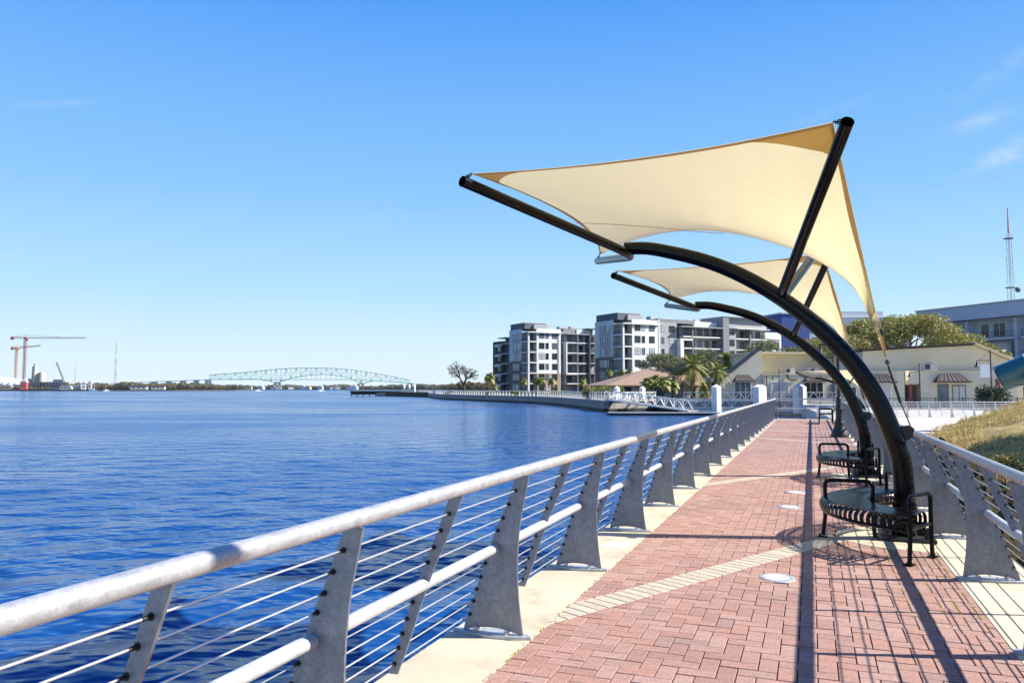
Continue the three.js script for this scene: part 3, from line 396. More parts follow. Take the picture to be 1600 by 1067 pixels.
// ---------- the grass bank on the right ----------
const bankY = (x, z) => { const n = 0.05 * Math.sin(x * 1.7 + z * 0.6) + 0.04 * Math.sin(x * 3.1 - z * 1.9) + 0.02 * Math.sin(x * 7 + z * 5.3); if (x < 2.25) return -0.75 + 1.15 * Math.min(1, Math.max(0, (x - 1.62) / 0.63)) ** 0.8 + n * 0.5; const y = 0.4 + 0.17 * (x - 2.25); return (x > 7 ? 1.2 + 0.06 * (x - 7) : y) + n; };
{
  const nx = 70, nz = 120, pos = [], idx = [];
  for (let i = 0; i <= nz; i++) for (let j = 0; j <= nx; j++) { const x = 1.63 + 14 * Math.pow(j / nx, 1.7), far = -21.5 - Math.max(0, x - 2.4) * 2.2 - 0.6 * Math.sin(x * 2), z = 3 + (far - 3) * i / nz, edge = i / nz > 0.97 ? (i / nz - 0.97) / 0.03 : 0; pos.push(x, bankY(x, z) * (1 - edge) - 0.42 * edge, z); if (i < nz && j < nx) { const o = i * (nx + 1) + j; idx.push(o, o + 1, o + nx + 1, o + 1, o + nx + 2, o + nx + 1); } }
  const g = new THREE.BufferGeometry(); g.setAttribute('position', new THREE.Float32BufferAttribute(pos, 3)); g.setIndex(idx); g.computeVertexNormals(); struct('grass_bank', [g], M.grassGround);
  struct('bank_ground', [span(1.62, 16, -2.2, -1.0, -46, 4)], M.soil);
  const gap = fbm(44, 6, 4), r = rng(31), cnt = 22000, im = new THREE.InstancedMesh(ready([tris([-0.012, 0, 0, 0.012, 0, 0, 0.004, 0.085, 0.02, 0.012, 0, 0.004, 0.03, 0, 0.012, 0.05, 0.07, 0.0, -0.02, 0, 0.01, -0.004, 0, -0.006, -0.035, 0.075, 0.014])]), M.blade, cnt), m = new THREE.Matrix4(), q = new THREE.Quaternion(), c = new THREE.Color();
  for (let k = 0; k < cnt; k++) { const x = 2.2 + 5.5 * Math.pow(r(), 1.25), z = -2 - 28 * r(), s = 0.6 + r() * 0.9; q.setFromEuler(new THREE.Euler((r() - 0.5) * 0.6, r() * 6.28, (r() - 0.5) * 0.6)); if (z < -21.0 - Math.max(0, x - 2.4) * 2.2 || gap(x / 7, z / 7) < 0.42) { im.setMatrixAt(k, m.makeScale(0, 0, 0)); } else im.setMatrixAt(k, m.compose(V(x, bankY(x, z) - 0.004, z), q, V(s, s * (0.5 + r() * 0.6), s))); const t = r(); im.setColorAt(k, c.setRGB(0.8 + 0.5 * t, 0.85 + 0.3 * t, 0.6 + 0.5 * t)); }
  im.name = 'grass'; im.userData = { kind: 'stuff', label: 'dry yellow-green grass on the bank', category: 'grass' }; im.castShadow = im.receiveShadow = true; scene.add(im);
  // rough stones at the foot of the bank beside the railing
  const rr = rng(77), rocks = []; for (let k = 0; k < 3; k++) { const g = new THREE.IcosahedronGeometry(0.16, 1), p = g.attributes.position; const h = {}; for (let i = 0; i < p.count; i++) { const key = [p.getX(i), p.getY(i), p.getZ(i)].map(v => v.toFixed(3)).join(); h[key] ??= 0.75 + rr() * 0.5; p.setXYZ(i, p.getX(i) * h[key] * 1.2, p.getY(i) * h[key] * 0.8, p.getZ(i) * h[key]); } g.computeVertexNormals(); rocks.push(ready([g])); }
  const ru = new THREE.InstancedMesh(rocks[0], M.rock, 420); for (let k = 0; k < 420; k++) { const x = 1.72 + rr() * 0.6, z = -2.5 - rr() * 19.5, s = 0.15 + rr() * rr() * 0.75; q.setFromEuler(new THREE.Euler(rr() * 3, rr() * 6, rr() * 3)); ru.setMatrixAt(k, m.compose(V(x, bankY(x, z), z), q, V(s, s * 0.7, s))); } ru.name = 'rubble'; ru.userData = { kind: 'stuff', label: 'loose stones and rubble at the foot of the grass bank', category: 'rubble' }; ru.castShadow = ru.receiveShadow = true; scene.add(ru);
}

// ---------- plants ----------
function leaves(seed, clumps, n, size, tone = 0.35) { // leaf faces spread through clumps [x,y,z,r,flat]
  const r = rng(seed), pos = new Float32Array(n * 18), col = new Float32Array(n * 18), tot = clumps.reduce((s, c) => s + c[3] ** 2, 0), a = V(), b = V(), p = V(); let i = 0;
  clumps.forEach((c, ci) => { const m = ci === clumps.length - 1 ? n - i : Math.round(n * c[3] ** 2 / tot); for (let k = 0; k < m && i < n; k++, i++) {
    const u = r() * 2 - 1, t = r() * 6.283, q = Math.sqrt(1 - u * u), rad = c[3] * Math.pow(r(), 0.38); p.set(c[0] + rad * q * Math.cos(t), c[1] + rad * u * (c[4] ?? 0.7), c[2] + rad * q * Math.sin(t));
    const s = size * (0.6 + 0.8 * r()); a.set(r() - 0.5, (r() - 0.5) * 0.8, r() - 0.5).setLength(s); b.set(r() - 0.5, r() - 0.5, r() - 0.5).cross(a).setLength(s * 0.45);
    const P = [p.x - a.x, p.y - a.y, p.z - a.z, p.x + b.x, p.y + b.y, p.z + b.z, p.x + a.x, p.y + a.y, p.z + a.z, p.x - a.x, p.y - a.y, p.z - a.z, p.x + a.x, p.y + a.y, p.z + a.z, p.x - b.x, p.y - b.y, p.z - b.z]; pos.set(P, i * 18);
    const v = 1 + (r() - 0.5) * 2 * tone, w = 1 + (r() - 0.5) * tone; for (let e = 0; e < 6; e++) col.set([v * w, v, v * 0.9], i * 18 + e * 3); } });
  const g = new THREE.BufferGeometry(); g.setAttribute('position', new THREE.BufferAttribute(pos, 3)); g.setAttribute('color', new THREE.BufferAttribute(col, 3)); g.setAttribute('uv', new THREE.BufferAttribute(new Float32Array(n * 12), 2)); g.computeVertexNormals(); return g;
}
function plain(parent, name, g, m) { const o = new THREE.Mesh(g, m); o.name = name; o.castShadow = o.receiveShadow = true; parent.add(o); return o; }
function branches(seed, base, h, spread, depth, fork = 3, r0 = 0.22, tips = []) { // recursive limbs; returns geometries and fills tips
  const r = rng(seed), out = []; const grow = (p, d, len, rad, k) => { const q = p.clone().addScaledVector(d, len), mid = p.clone().lerp(q, 0.5).add(V((r() - 0.5) * len * 0.18, (r() - 0.3) * len * 0.1, (r() - 0.5) * len * 0.18)); out.push(tube([p, mid, q], t => rad * (1 - 0.35 * t), 4, k > 2 ? 7 : 4)); if (k <= 0) { tips.push(q); return; } const n = fork + (r() < 0.4 ? 1 : 0), a0 = r() * 6.28; for (let i = 0; i < n; i++) { const a = a0 + i / n * 6.28 + (r() - 0.5) * 0.7, s = spread * (0.7 + 0.6 * r()); const side = V(Math.cos(a), 0, Math.sin(a)), e = d.clone().multiplyScalar(Math.cos(s)).addScaledVector(side.addScaledVector(d, -side.dot(d)).normalize(), Math.sin(s)); e.y += 0.06; grow(q, e.normalize(), len * (0.62 + 0.22 * r()), rad * 0.62, k - 1); } };
  grow(base, V(0, 1, 0), h, r0, depth); return out;
}
function oak(label, [x, y, z], H, W, seed, m, n = 5200, group = 'live oaks behind the low buildings') {
  const t = thing('oak_tree', label, 'tree', [x, y, z], 0, group), tips = [];
  part(t, 'trunk', branches(seed, V(0, 0, 0), H * 0.3, 0.72, 3, 3, H * 0.035, tips), M.bark);
  const top = Math.max(...tips.map(p => p.y)), wide = Math.max(...tips.map(p => Math.hypot(p.x, p.z))), r = rng(seed + 5), clumps = tips.map(p => [p.x / wide * W * 0.45, p.y / top * H * 0.86, p.z / wide * W * 0.45, W * (0.09 + 0.05 * r()), 0.62]);
  plain(t, 'crown', leaves(seed + 9, clumps, n, Math.max(0.12, H * 0.017)), m); return t;
}
function palmFronds(seed, n, len, droop, leaf, up = 1.25) {
  const r = rng(seed), pos = [], col = []; for (let i = 0; i < n; i++) {
    const a = i * 2.4 + r() * 0.3, e = up - (i / n) * (up + 0.7) + (r() - 0.5) * 0.25, L = len * (0.8 + 0.3 * r()), pt = s => { const x = L * s * Math.cos(e) * (1 - 0.12 * s), y = L * s * Math.sin(e) - droop * L * s * s * (0.55 + 0.45 * Math.cos(e)); return V(x * Math.cos(a), y, x * Math.sin(a)); }, tone = 0.75 + 0.5 * r(), brown = e < -0.35 ? 1 : 0;
    for (let k = 2; k <= 22; k++) { const s = k / 22, p = pt(s), d = pt(Math.min(1, s + 0.03)).sub(pt(s - 0.03)).normalize(), side = V(-Math.sin(a), 0, Math.cos(a)), ll = leaf * Math.sin(Math.PI * (0.15 + 0.8 * s)) * (0.8 + 0.4 * r()); for (const sg of [-1, 1]) { const tip = p.clone().addScaledVector(side, sg * ll * 0.75).addScaledVector(d, ll * 0.55).add(V(0, -ll * 0.22, 0)), w = d.clone().multiplyScalar(leaf * 0.085); pos.push(...p.clone().sub(w).toArray(), ...p.clone().add(w).toArray(), ...tip.toArray()); const c = tone * (0.85 + 0.3 * r()); for (let q = 0; q < 3; q++) brown ? col.push(c * 1.6, c * 1.05, c * 1.2) : col.push(c * 1.05, c, c * 0.9); } }
  }
  const g = tris(pos); g.setAttribute('color', new THREE.Float32BufferAttribute(col, 3)); g.setAttribute('uv', new THREE.Float32BufferAttribute(new Float32Array(pos.length / 3 * 2), 2)); return g;
}
const datePalmCrown = palmFronds(3, 46, 3.0, 0.5, 0.62), cabbageCrown = palmFronds(8, 26, 1.15, 0.75, 0.6, 1.3);
function palm(kind, label, [x, y, z], h, scale, group, turn = 0) {
  const t = thing(kind, label, 'palm tree', [x, y, z], turn, group), r0 = kind === 'date_palm' ? 0.24 : 0.13;
  part(t, 'trunk', [tube([V(0, 0, 0), V(0.05 * h * 0.3, h * 0.5, 0), V(0, h, 0)], s => r0 * (1.15 - 0.25 * s), 8, 9)], M.palmBark); const c = plain(t, 'crown', kind === 'date_palm' ? datePalmCrown : cabbageCrown, M.leafPalm); c.position.y = h; c.scale.setScalar(scale); return t;
}
oak('broad olive-green live oak behind the right cream building, largest of the oaks', G(56, 112), 12.6, 21, 11, M.leafOlive, 22000);
oak('live oak right of the second sail, between the two cream buildings', G(46.5, 108), 10.4, 13, 24, M.leafOlive, 13000);
oak('grey-green live oak just behind the cream restaurant roof', G(41, 122), 9.6, 13, 35, M.leafOak, 12000);
oak('low grey-green oak between the tall date palm and the restaurant gable', G(31.5, 126), 8.4, 11, 46, M.leafOak, 11000);
oak('dim oak in front of the apartment balconies, leftmost of the oaks', G(27, 136), 8.2, 10, 57, M.leafOak, 9000);
oak('olive oak at the right end of the row in front of the blue-grey block', G(66.5, 116), 10.2, 12, 68, M.leafOlive, 12000);
oak('leafy oak on the lawn to the right of the grass bank', [12.1, 1.3, -17], 7.4, 7.6, 79, M.leafOak, 10000, 'shade trees on the lawn');
palm('date_palm', 'tall feathery date palm right of the tan roof, the largest palm', G(23.6, 101), 4.5, 1.12, 'date palms beside the restaurant');
palm('date_palm', 'shorter date palm just left of the restaurant gable', G(26.9, 101.3), 3.7, 0.88, 'date palms beside the restaurant', 2);
palm('date_palm', 'yellow-green date palm behind the restaurant gable', G(31.2, 112), 5.4, 0.9, 'date palms beside the restaurant', 4);
palm('date_palm', 'low bushy palm at the foot of the two date palms', G(25.2, 100.4), 1.3, 0.68, 'date palms beside the restaurant', 1);
[[1012, 111, 2.6, 'leftmost of four'], [1024, 112, 2.9, 'second of four'], [1038, 110, 2.7, 'third of four'], [1051, 111, 2.4, 'rightmost of four']].forEach(([u, d, h, w], k) => palm('cabbage_palm', `small round-headed palm in front of the tan-roofed building, ${w}`, G((u - 800) * d / 1205, d), h, 1.15, 'small palms by the tan roof', k));
[[818, 'beside the white column of the corner block'], [838, 'under the white corner block, left of a pair'], [846, 'under the white corner block, right of a pair'], [861, 'at the dark strip of the first block'], [908, 'before the recessed balconies'], [947, 'at the dark brick base of the second block'], [965, 'over the tan roof, left of two'], [977, 'over the tan roof, right of two']].forEach(([u, w], k) => palm('cabbage_palm', `slim street palm ${w}`, G((u - 800) * 0.158, 190 - k, 0), u > 940 ? 5.6 : 3.6, 1.2, 'street palms along the apartments', k));
palm('cabbage_palm', 'round-headed palm rising behind the gable of the right cream building, left of two', G(60.5, 100, -0.4), 6.9, 1.6, 'palms behind the right cream building'); palm('cabbage_palm', 'round-headed palm rising behind the gable of the right cream building, right of two', G(64.5, 101, -0.4), 6.2, 1.5, 'palms behind the right cream building', 2);
palm('cabbage_palm', 'tall dark palm standing alone between the bare tree and the apartments', G(-6.2, 214), 5.0, 1.9, 'palms on the point');
palm('cabbage_palm', 'low palm beside the lone tall palm', G(-4.7, 213), 2.4, 1.0, 'palms on the point', 2);
{ const t = thing('bare_tree', 'leafless spreading tree on the point at the end of the seawall', 'tree', G(-13.4, 214)), tips = []; part(t, 'trunk', branches(5, V(0, 0, 0), 2.3, 0.62, 5, 3, 0.42, tips), M.twig); const top = Math.max(...tips.map(p => p.y)); t.scale.setScalar(9.3 / top); plain(t, 'crown', leaves(12, tips.filter((_, i) => i % 5 === 0).map(p => [p.x, p.y, p.z, 0.35]), 500, 0.11), M.leafOak); }
function shrub(label, at, w, h, seed, m = M.leafDark, n = 1600, size = 0.09) { const t = thing('shrub', label, 'shrub', at), c = [], r = rng(seed); for (let k = 0; k < 9; k++) c.push([(r() - 0.5) * w * 0.75, h * (0.3 + 0.4 * r()), (r() - 0.5) * w * 0.6, Math.min(w, h) * 0.34, 0.9]); part(t, 'stems', branches(seed, V(0, 0, 0), h * 0.3, 0.6, 2, 3, 0.03), M.bark); plain(t, 'foliage', leaves(seed, c, n, size), m); return t; }
shrub('dense dark green hedge shrub at the top of the grass bank', [7.75, 1.0, -30.4], 2.0, 1.05, 3, M.leafDark, 6000, 0.06);
shrub('pale-leaved shrub with spiky leaves by the doorway of the right cream building', G(43.6, 70, -0.4), 2.4, 2.3, 4, M.leafDark, 2600, 0.14);
shrub('rounded green shrub in front of the tan-roofed building', G(14.6, 112), 4.2, 2.1, 6, M.leafPalm, 2200, 0.14);
shrub('light green shrub at the left corner of the tan-roofed building', G(11.8, 114), 2.6, 2.2, 8, M.leafOlive, 1500, 0.14);
[[9, 150], [2, 168], [-4, 185]].forEach(([s, d], k) => shrub(`low hedge mound on the seawall, ${['nearest the second block', 'middle one of three', 'nearest the first block'][k]}`, G(s, d), 5, 1.3, 20 + k, M.leafPalm, 1400, 0.16));
[[-0.9, -9.3], [-0.2, -11.8]].forEach(([k, z], i) => shrub(`small scrubby weed bush behind the right railing, ${['nearer one', 'farther one'][i]}`, [2.35, 0.35, z], 0.5, 0.3, 40 + i, M.leafOlive, 700, 0.03));
// ---------- street lamps, piles, pier, gangway ----------
function streetLamp(label, at, h, turn, arm, ornate, banner) {
  const t = thing('street_lamp', label, 'street lamp', at, turn, 'bell street lamps');
  part(t, 'pole', [cyl(0.055, 0.042, h, 0, 0, 0, 12), cyl(0.06, 0.02, 0.08, 0, h, 0, 10)], M.blackMatt);
  part(t, 'base', [ornate ? lathe([[0.27, 0], [0.27, 0.08], [0.24, 0.11], [0.23, 0.2], [0.17, 0.28], [0.15, 0.42], [0.16, 0.46], [0.11, 0.52], [0.095, 0.8], [0.12, 0.84], [0.12, 0.88], [0.085, 0.94], [0.07, 1.15], [0.09, 1.18], [0.055, 1.24]], 20) : lathe([[0.14, 0], [0.14, 0.06], [0.1, 0.12], [0.09, 0.4], [0.055, 0.5]], 14)], M.blackMatt);
  const y = h - 0.75; part(t, 'arm', [bar(V(0, y, 0), V(-arm, y, 0), 0.028, 0.022), bar(V(0, h - 0.1, 0), V(-arm * 0.85, y + 0.02, 0), 0.01, 0.01, 6)], M.blackMatt);
  const s = part(t, 'lamp_shade', [lathe([[0.02, 0.36], [0.05, 0.35], [0.07, 0.24], [0.09, 0.2], [0.11, 0.1], [0.25, 0.02], [0.26, 0], [0.24, 0.005], [0.1, 0.09]], 20).translate(-arm, y - 0.48, 0), bar(V(-arm, y, 0), V(-arm, y - 0.14, 0), 0.022)], M.blackMatt);
  part(s, 'lens', [new THREE.SphereGeometry(0.09, 12, 8).scale(1, 0.5, 1).translate(-arm, y - 0.43, 0)], M.lampWhite);
  if (banner) part(t, 'banner', [box(0.72, 0.95, 0.02, -0.42, y - 0.75, 0)], M.farWhite);
}
streetLamp('black street lamp with an ornate base on the walkway beyond the second bench', [0.8, 0, -26.2], 3.62, YAW, 0.55, true);
streetLamp('black street lamp with an ornate base nearest the viewer beside the right railing', [0.93, 0, -2.82], 4.6, YAW + PI, 0.55, true);
streetLamp('black street lamp on the pier beside the restaurant window', G(32, 92.4, -0.8), 4.6, YAW, 0.75, false);
streetLamp('tall black street lamp behind the second mast', G(25.8, 62, -0.4), 5.2, YAW, 0.85, false);
streetLamp('black street lamp in front of the brown window canopy of the right building', G(37, 70, -0.4), 4.2, YAW, 0.9, false);
streetLamp('black street lamp with a blank white banner by the green slide', G(34.8, 56, -0.4), 4.7, YAW, 1.0, false, true);
[[24.5, 92.6, 'tallest-looking, beside the gangway foot'], [29.0, 91, 'left one of the first pair'], [29.75, 92, 'right one of the first pair'], [33.7, 91, 'left one of the second pair'], [34.5, 92, 'right one of the second pair'], [41.4, 92, 'rightmost, behind the curved masts'], [14.4, 106, 'leftmost, at the gangway head'], [17.9, 106, 'in front of the small palms']].forEach(([s, d, w], k) => { const t = thing('dock_pile', `square white dock pile with pointed cap, ${w}`, 'pile', G(s, d), YAW + 0.62, 'white dock piles'); part(t, 'shaft', [box(0.82, 4.1, 0.82, 0, -0.35, 0)], M.white); part(t, 'cap', [new THREE.ConeGeometry(0.62, 0.34, 4).rotateY(PI / 4).translate(0, 1.87, 0)], M.white); if (d > 100) t.scale.set(0.75, 0.92, 0.75); part(t, 'band', [box(0.84, 0.5, 0.84, 0, -2.0, 0)], M.timber); });
function trussRail(t, L, h, y0, y1, step = 1.6) { // railing of triangles between (0,y0) and (L,y1)
  const Y = x => y0 + (y1 - y0) * x / L; part(t, 'top_chord', [beam(V(0, Y(0) + h, 0), V(L, Y(L) + h, 0), 0.09, 0.09)], M.white); part(t, 'bottom_chord', [beam(V(0, Y(0) + 0.06, 0), V(L, Y(L) + 0.06, 0), 0.09, 0.12)], M.white);
  for (let x = 0, k = 0; x + step <= L + 0.01; x += step, k++) { part(t, 'diagonal', [beam(V(x, Y(x) + 0.1, 0), V(x + step / 2, Y(x + step / 2) + h, 0), 0.06, 0.07)], M.white); part(t, 'diagonal', [beam(V(x + step / 2, Y(x + step / 2) + h, 0), V(x + step, Y(x + step) + 0.1, 0), 0.06, 0.07)], M.white); part(t, 'upright', [beam(V(x, Y(x), 0), V(x, Y(x) + h, 0), 0.07, 0.07)], M.white); }
}
{
  const p = thing('pier', 'low timber pier with dark boards along the quay in front of the restaurant', 'pier', G(20, 94, -0.95), YAW); part(p, 'deck', [span(0, 24, 0, 0.14, -1.4, 1.4)], M.pier); part(p, 'fascia', [span(0, 24, -0.3, 0, 1.3, 1.42)], M.white);
  for (let x = 0.5; x < 24; x += 1.5) part(p, 'fender_post', [span(x, x + 0.22, -1.2, 0, 1.0, 1.25)], M.timber); part(p, 'back_wall', [span(0, 24, -1.4, 0, -1.2, -0.9)], M.timber);
  const f = thing('truss_railing', 'white railing of triangles along the low pier', 'railing', G(20, 92.75, -0.8), YAW); trussRail(f, 24, 1.1, 0, 0);
  const q = thing('truss_railing', 'white railing of triangles on the quay behind the pier', 'railing', G(22.2, 99.85, 0), YAW); trussRail(q, 22, 1.05, 0, 0);
  const g = thing('gangway', 'sloping white truss gangway from the quay down to the floating dock', 'gangway', G(12.7, 101), YAW - 0.913); const L = 13.8; for (const z of [-0.8, 0.8]) { const s = new THREE.Group(); s.name = 'side_truss'; s.position.z = z; g.add(s); trussRail(s, L, 1.15, 0.05, -1.15, 1.45); } part(g, 'walkway', [beam(V(0, 0.05, 0), V(L, -1.15, 0), 1.5, 0.08)], M.pier);
  const d = thing('floating_dock', 'dark floating dock lying on the water at the foot of the gangway', 'dock', G(11, 88.5, -1.4), YAW); part(d, 'float', [span(0, 14, -0.3, 0.12, -1.2, 1.2)], M.timber); part(d, 'deck', [span(0, 14, 0.12, 0.2, -1.25, 1.25)], M.pier);
  const d2 = thing('floating_dock', 'long dark floating dock along the basin below the dock piles', 'dock', G(24, 86, -1.4), YAW - 0.06); part(d2, 'float', [span(0, 16, -0.3, 0.12, -1, 1)], M.timber); part(d2, 'deck', [span(0, 16, 0.12, 0.2, -1.05, 1.05)], M.pier);
}
railing('cable railing with white posts curving right across the plaza in front of the cream buildings', 0, 1, 0, -19, 1.5, YAW - PI / 2, G(20.5, 52, -0.4), 0.011, M.white);  // posts take the white material here, unlike the galvanised railings
shadeStructure('distant shade sail on the lower deck past the end of the walkway', [2.2, -1.0, -49.6]);
function ironFence(label, at, L) { const t = thing('iron_fence', label, 'fence', at, YAW, 'black iron fences by the buildings'); part(t, 'top_rail', [beam(V(0, 1.05, 0), V(L, 1.05, 0), 0.04, 0.05)], M.metalDark); part(t, 'bottom_rail', [beam(V(0, 0.15, 0), V(L, 0.15, 0), 0.04, 0.05)], M.metalDark); for (let x = 0; x <= L; x += 2.4) part(t, 'post', [span(x - 0.04, x + 0.04, 0, 1.15, -0.04, 0.04)], M.metalDark); for (let x = 0.24; x < L; x += 0.24) part(t, 'picket', [span(x - 0.01, x + 0.01, 0.15, 1.05, -0.01, 0.01)], M.metalDark); }
ironFence('thin black iron fence in front of the restaurant', G(29, 100.1), 16); ironFence('thin black iron fence in front of the right cream building', G(32.5, 68, -0.4), 14);
{ // the green tube slide
  const t = thing('tube_slide', 'dark green tube slide coming down behind the hedge', 'slide', G(22.2, 35, 0), YAW - 0.72); const pts = [V(0, 1.95, 0), V(0.9, 2.35, 0), V(2.4, 3.2, 0), V(4.5, 4.5, 0)], c = new THREE.CatmullRomCurve3(pts);
  part(t, 'tube', [tube(pts, 0.62, 30, 28)], M.teal); part(t, 'mouth', [new THREE.TorusGeometry(0.62, 0.035, 8, 28).lookAt(V(1, 0.42, 0)).translate(0, 1.95, 0)], M.teal);
  for (const s of [0.25, 0.5, 0.75]) { const p = c.getPointAt(s), d = c.getTangentAt(s); const g = new THREE.TorusGeometry(0.63, 0.018, 6, 32); g.lookAt(d); part(t, 'joint_ring', [g.translate(p.x, p.y, p.z)], M.plate); }
  for (const [x, y] of [[0.9, 1.6], [3.4, 3]]) part(t, 'support_post', [cyl(0.07, 0.07, y + 0.5, x, -0.5, 0)], M.metalDark);
}

// ---------- buildings ----------
const winCache = {};
function winGeo(w, h, nx, ny) { const k = [w, h, nx, ny].join(); if (!winCache[k]) { const f = [box(w, 0.07, 0.1, 0, h / 2, 0), box(w, 0.07, 0.1, 0, -h / 2, 0), box(0.07, h, 0.1, -w / 2, 0, 0), box(0.07, h, 0.1, w / 2, 0, 0)]; for (let i = 1; i < nx; i++) f.push(box(0.06, h, 0.09, -w / 2 + w * i / nx, 0, 0)); for (let i = 1; i < ny; i++) f.push(box(w, 0.05, 0.09, 0, -h / 2 + h * i / ny, 0)); winCache[k] = [ready(f), ready([box(w, h, 0.05, 0, 0, -0.01)])]; } return winCache[k]; }
const wr = rng(99);
function win(t, x, y, z, w, h, nx = 1, ny = 2, face = 0, fm = M.frame, gm) { const q = wr(); gm ??= q < 0.55 ? M.glass : q < 0.8 ? M.glassMid : M.blind; const [f, p] = winGeo(+w.toFixed(2), +h.toFixed(2), nx, ny), o = part(t, 'window', f, fm); o.position.set(x, y, z); o.rotation.y = face; part(o, 'pane', p, gm); return o; }
const balCache = {};
function balcony(t, x0, x1, y, z0, z1, m = M.white) { const w = x1 - x0; part(t, 'balcony_slab', [span(x0, x1, y - 0.32, y, z0, z1)], m); const k = w.toFixed(2); balCache[k] ??= ready([box(w, 0.06, 0.05, 0, 1.05, 0), box(w, 0.05, 0.04, 0, 0.1, 0), ...Array.from({ length: Math.ceil(w / 0.28) + 1 }, (_, i, n = Math.ceil(w / 0.28)) => box(0.03, 1, 0.03, -w / 2 + w * i / n, 0.55, 0))]); const r = part(t, 'balcony_railing', balCache[k], M.metalDark); r.position.set((x0 + x1) / 2, y, z1 - 0.08); }
const ST = 3.27, floors = [0, 1, 2, 3, 4, 5], wy = k => 1.15 + ST * k;
function rooftop(t, list) { for (const [x, z, w, h, d] of list) part(t, 'roof_unit', [span(x, x + w, 20, 20 + h, z - d, z)], M.farGrey); }
function apartmentCorner(t, o) { // the white corner block both apartment houses share; x along the front, z towards the river
  const { front, side, tanBase } = o;
  part(t, 'core', [span(2.94, front, 0, 19.6, -13, -0.3), span(1.6, 2.94, 0, 19.2, -13, -1.9), span(0.25, 1.6, 0, 19.2, -13, -4.8)], M.lightgrey);
  part(t, 'front_wall', [span(2.94, front, tanBase ? 6.3 : 0, 20.4, -0.3, 0)], M.white); if (tanBase) part(t, 'brick_base', [span(2.94, front, 0, 6.3, -0.3, -0.02)], M.tanBrick);
  part(t, 'side_wall', [span(-0.05, 0.25, 10.2, 20.4, side, -4.8)], M.offwhite); part(t, 'side_panel', [span(-0.09, -0.05, 10.2, 18.9, side + 2.2, -5.9)], M.lightgrey); part(t, 'side_brick', [span(-0.05, 0.25, 0, 10.2, side, -4.8)], M.brownBrick);
  part(t, 'parapet', [span(0.3, 8, 20.4, 22.2, side + 0.2, -3)], M.slate); part(t, 'parapet_cap', [span(0.25, 8.05, 22.2, 22.35, side + 0.15, -2.95)], M.lightgrey); part(t, 'grey_head', [span(3.4, 8.2, 20.4, 21.9, -3, -2.4)], M.lightgrey);
  part(t, 'corner_column', [span(-0.15, 0.35, 0, 19, -0.5, 0)], M.white); part(t, 'roof_canopy', [span(-0.5, front, 19, 19.25, -4.8, 0.6)], M.white);
  for (const k of floors) {
    const y = wy(k) + 0.75;
    win(t, 4.75, y, 0.02, 1.9, 1.85, 2, 2); win(t, 6.72, y, 0.02, 1.05, 1.85, 1, 2); win(t, front - 2.25, y, 0.02, 1.85, 1.85, 2, 2);
    for (let n = 0; n < 4; n++) win(t, -0.1, y, side + 2.9 + n * 1.15, 0.72, 1.9, 1, 2, -PI / 2, M.whiteFrame);
    win(t, 2.2, y - 0.2, -1.88, 0.95, 2.2, 1, 1); if (k) { balcony(t, 0, 2.94, ST * k, -4.8, 0); const r = part(t, 'balcony_railing', [span(-0.02, 0.02, 1.02, 1.08, -4.8, 0), span(-0.02, 0.02, 0.1, 1.02, -4.76, -4.72), ...Array.from({ length: 14 }, (_, i) => span(-0.02, 0.02, 0.1, 1.02, -4.5 + i * 0.33, -4.46 + i * 0.33))], M.metalDark); r.position.y = ST * k; }
  }
}
function balconyBay(t, x0, x1, zf, top, o = {}) { // recessed bay: back wall, slabs, doors
  part(t, 'bay_wall', [span(x0, x1, 0, top, zf - 4, zf - 1.9)], o.wall || M.lightgrey);
  for (const k of floors) { if (ST * (k + 1) > top + 1) break; const y = ST * k; if (k) balcony(t, x0 + 0.02, x1 - 0.02, y, zf - 1.9, zf, o.slab); const n = Math.max(1, Math.round((x1 - x0) / 3)); for (let i = 0; i < n; i++) win(t, x0 + (x1 - x0) * (i + 0.5) / n, y + 1.25, zf - 1.86, Math.min(1.9, (x1 - x0) / n * 0.6), 2.2, 2, 1); }
}
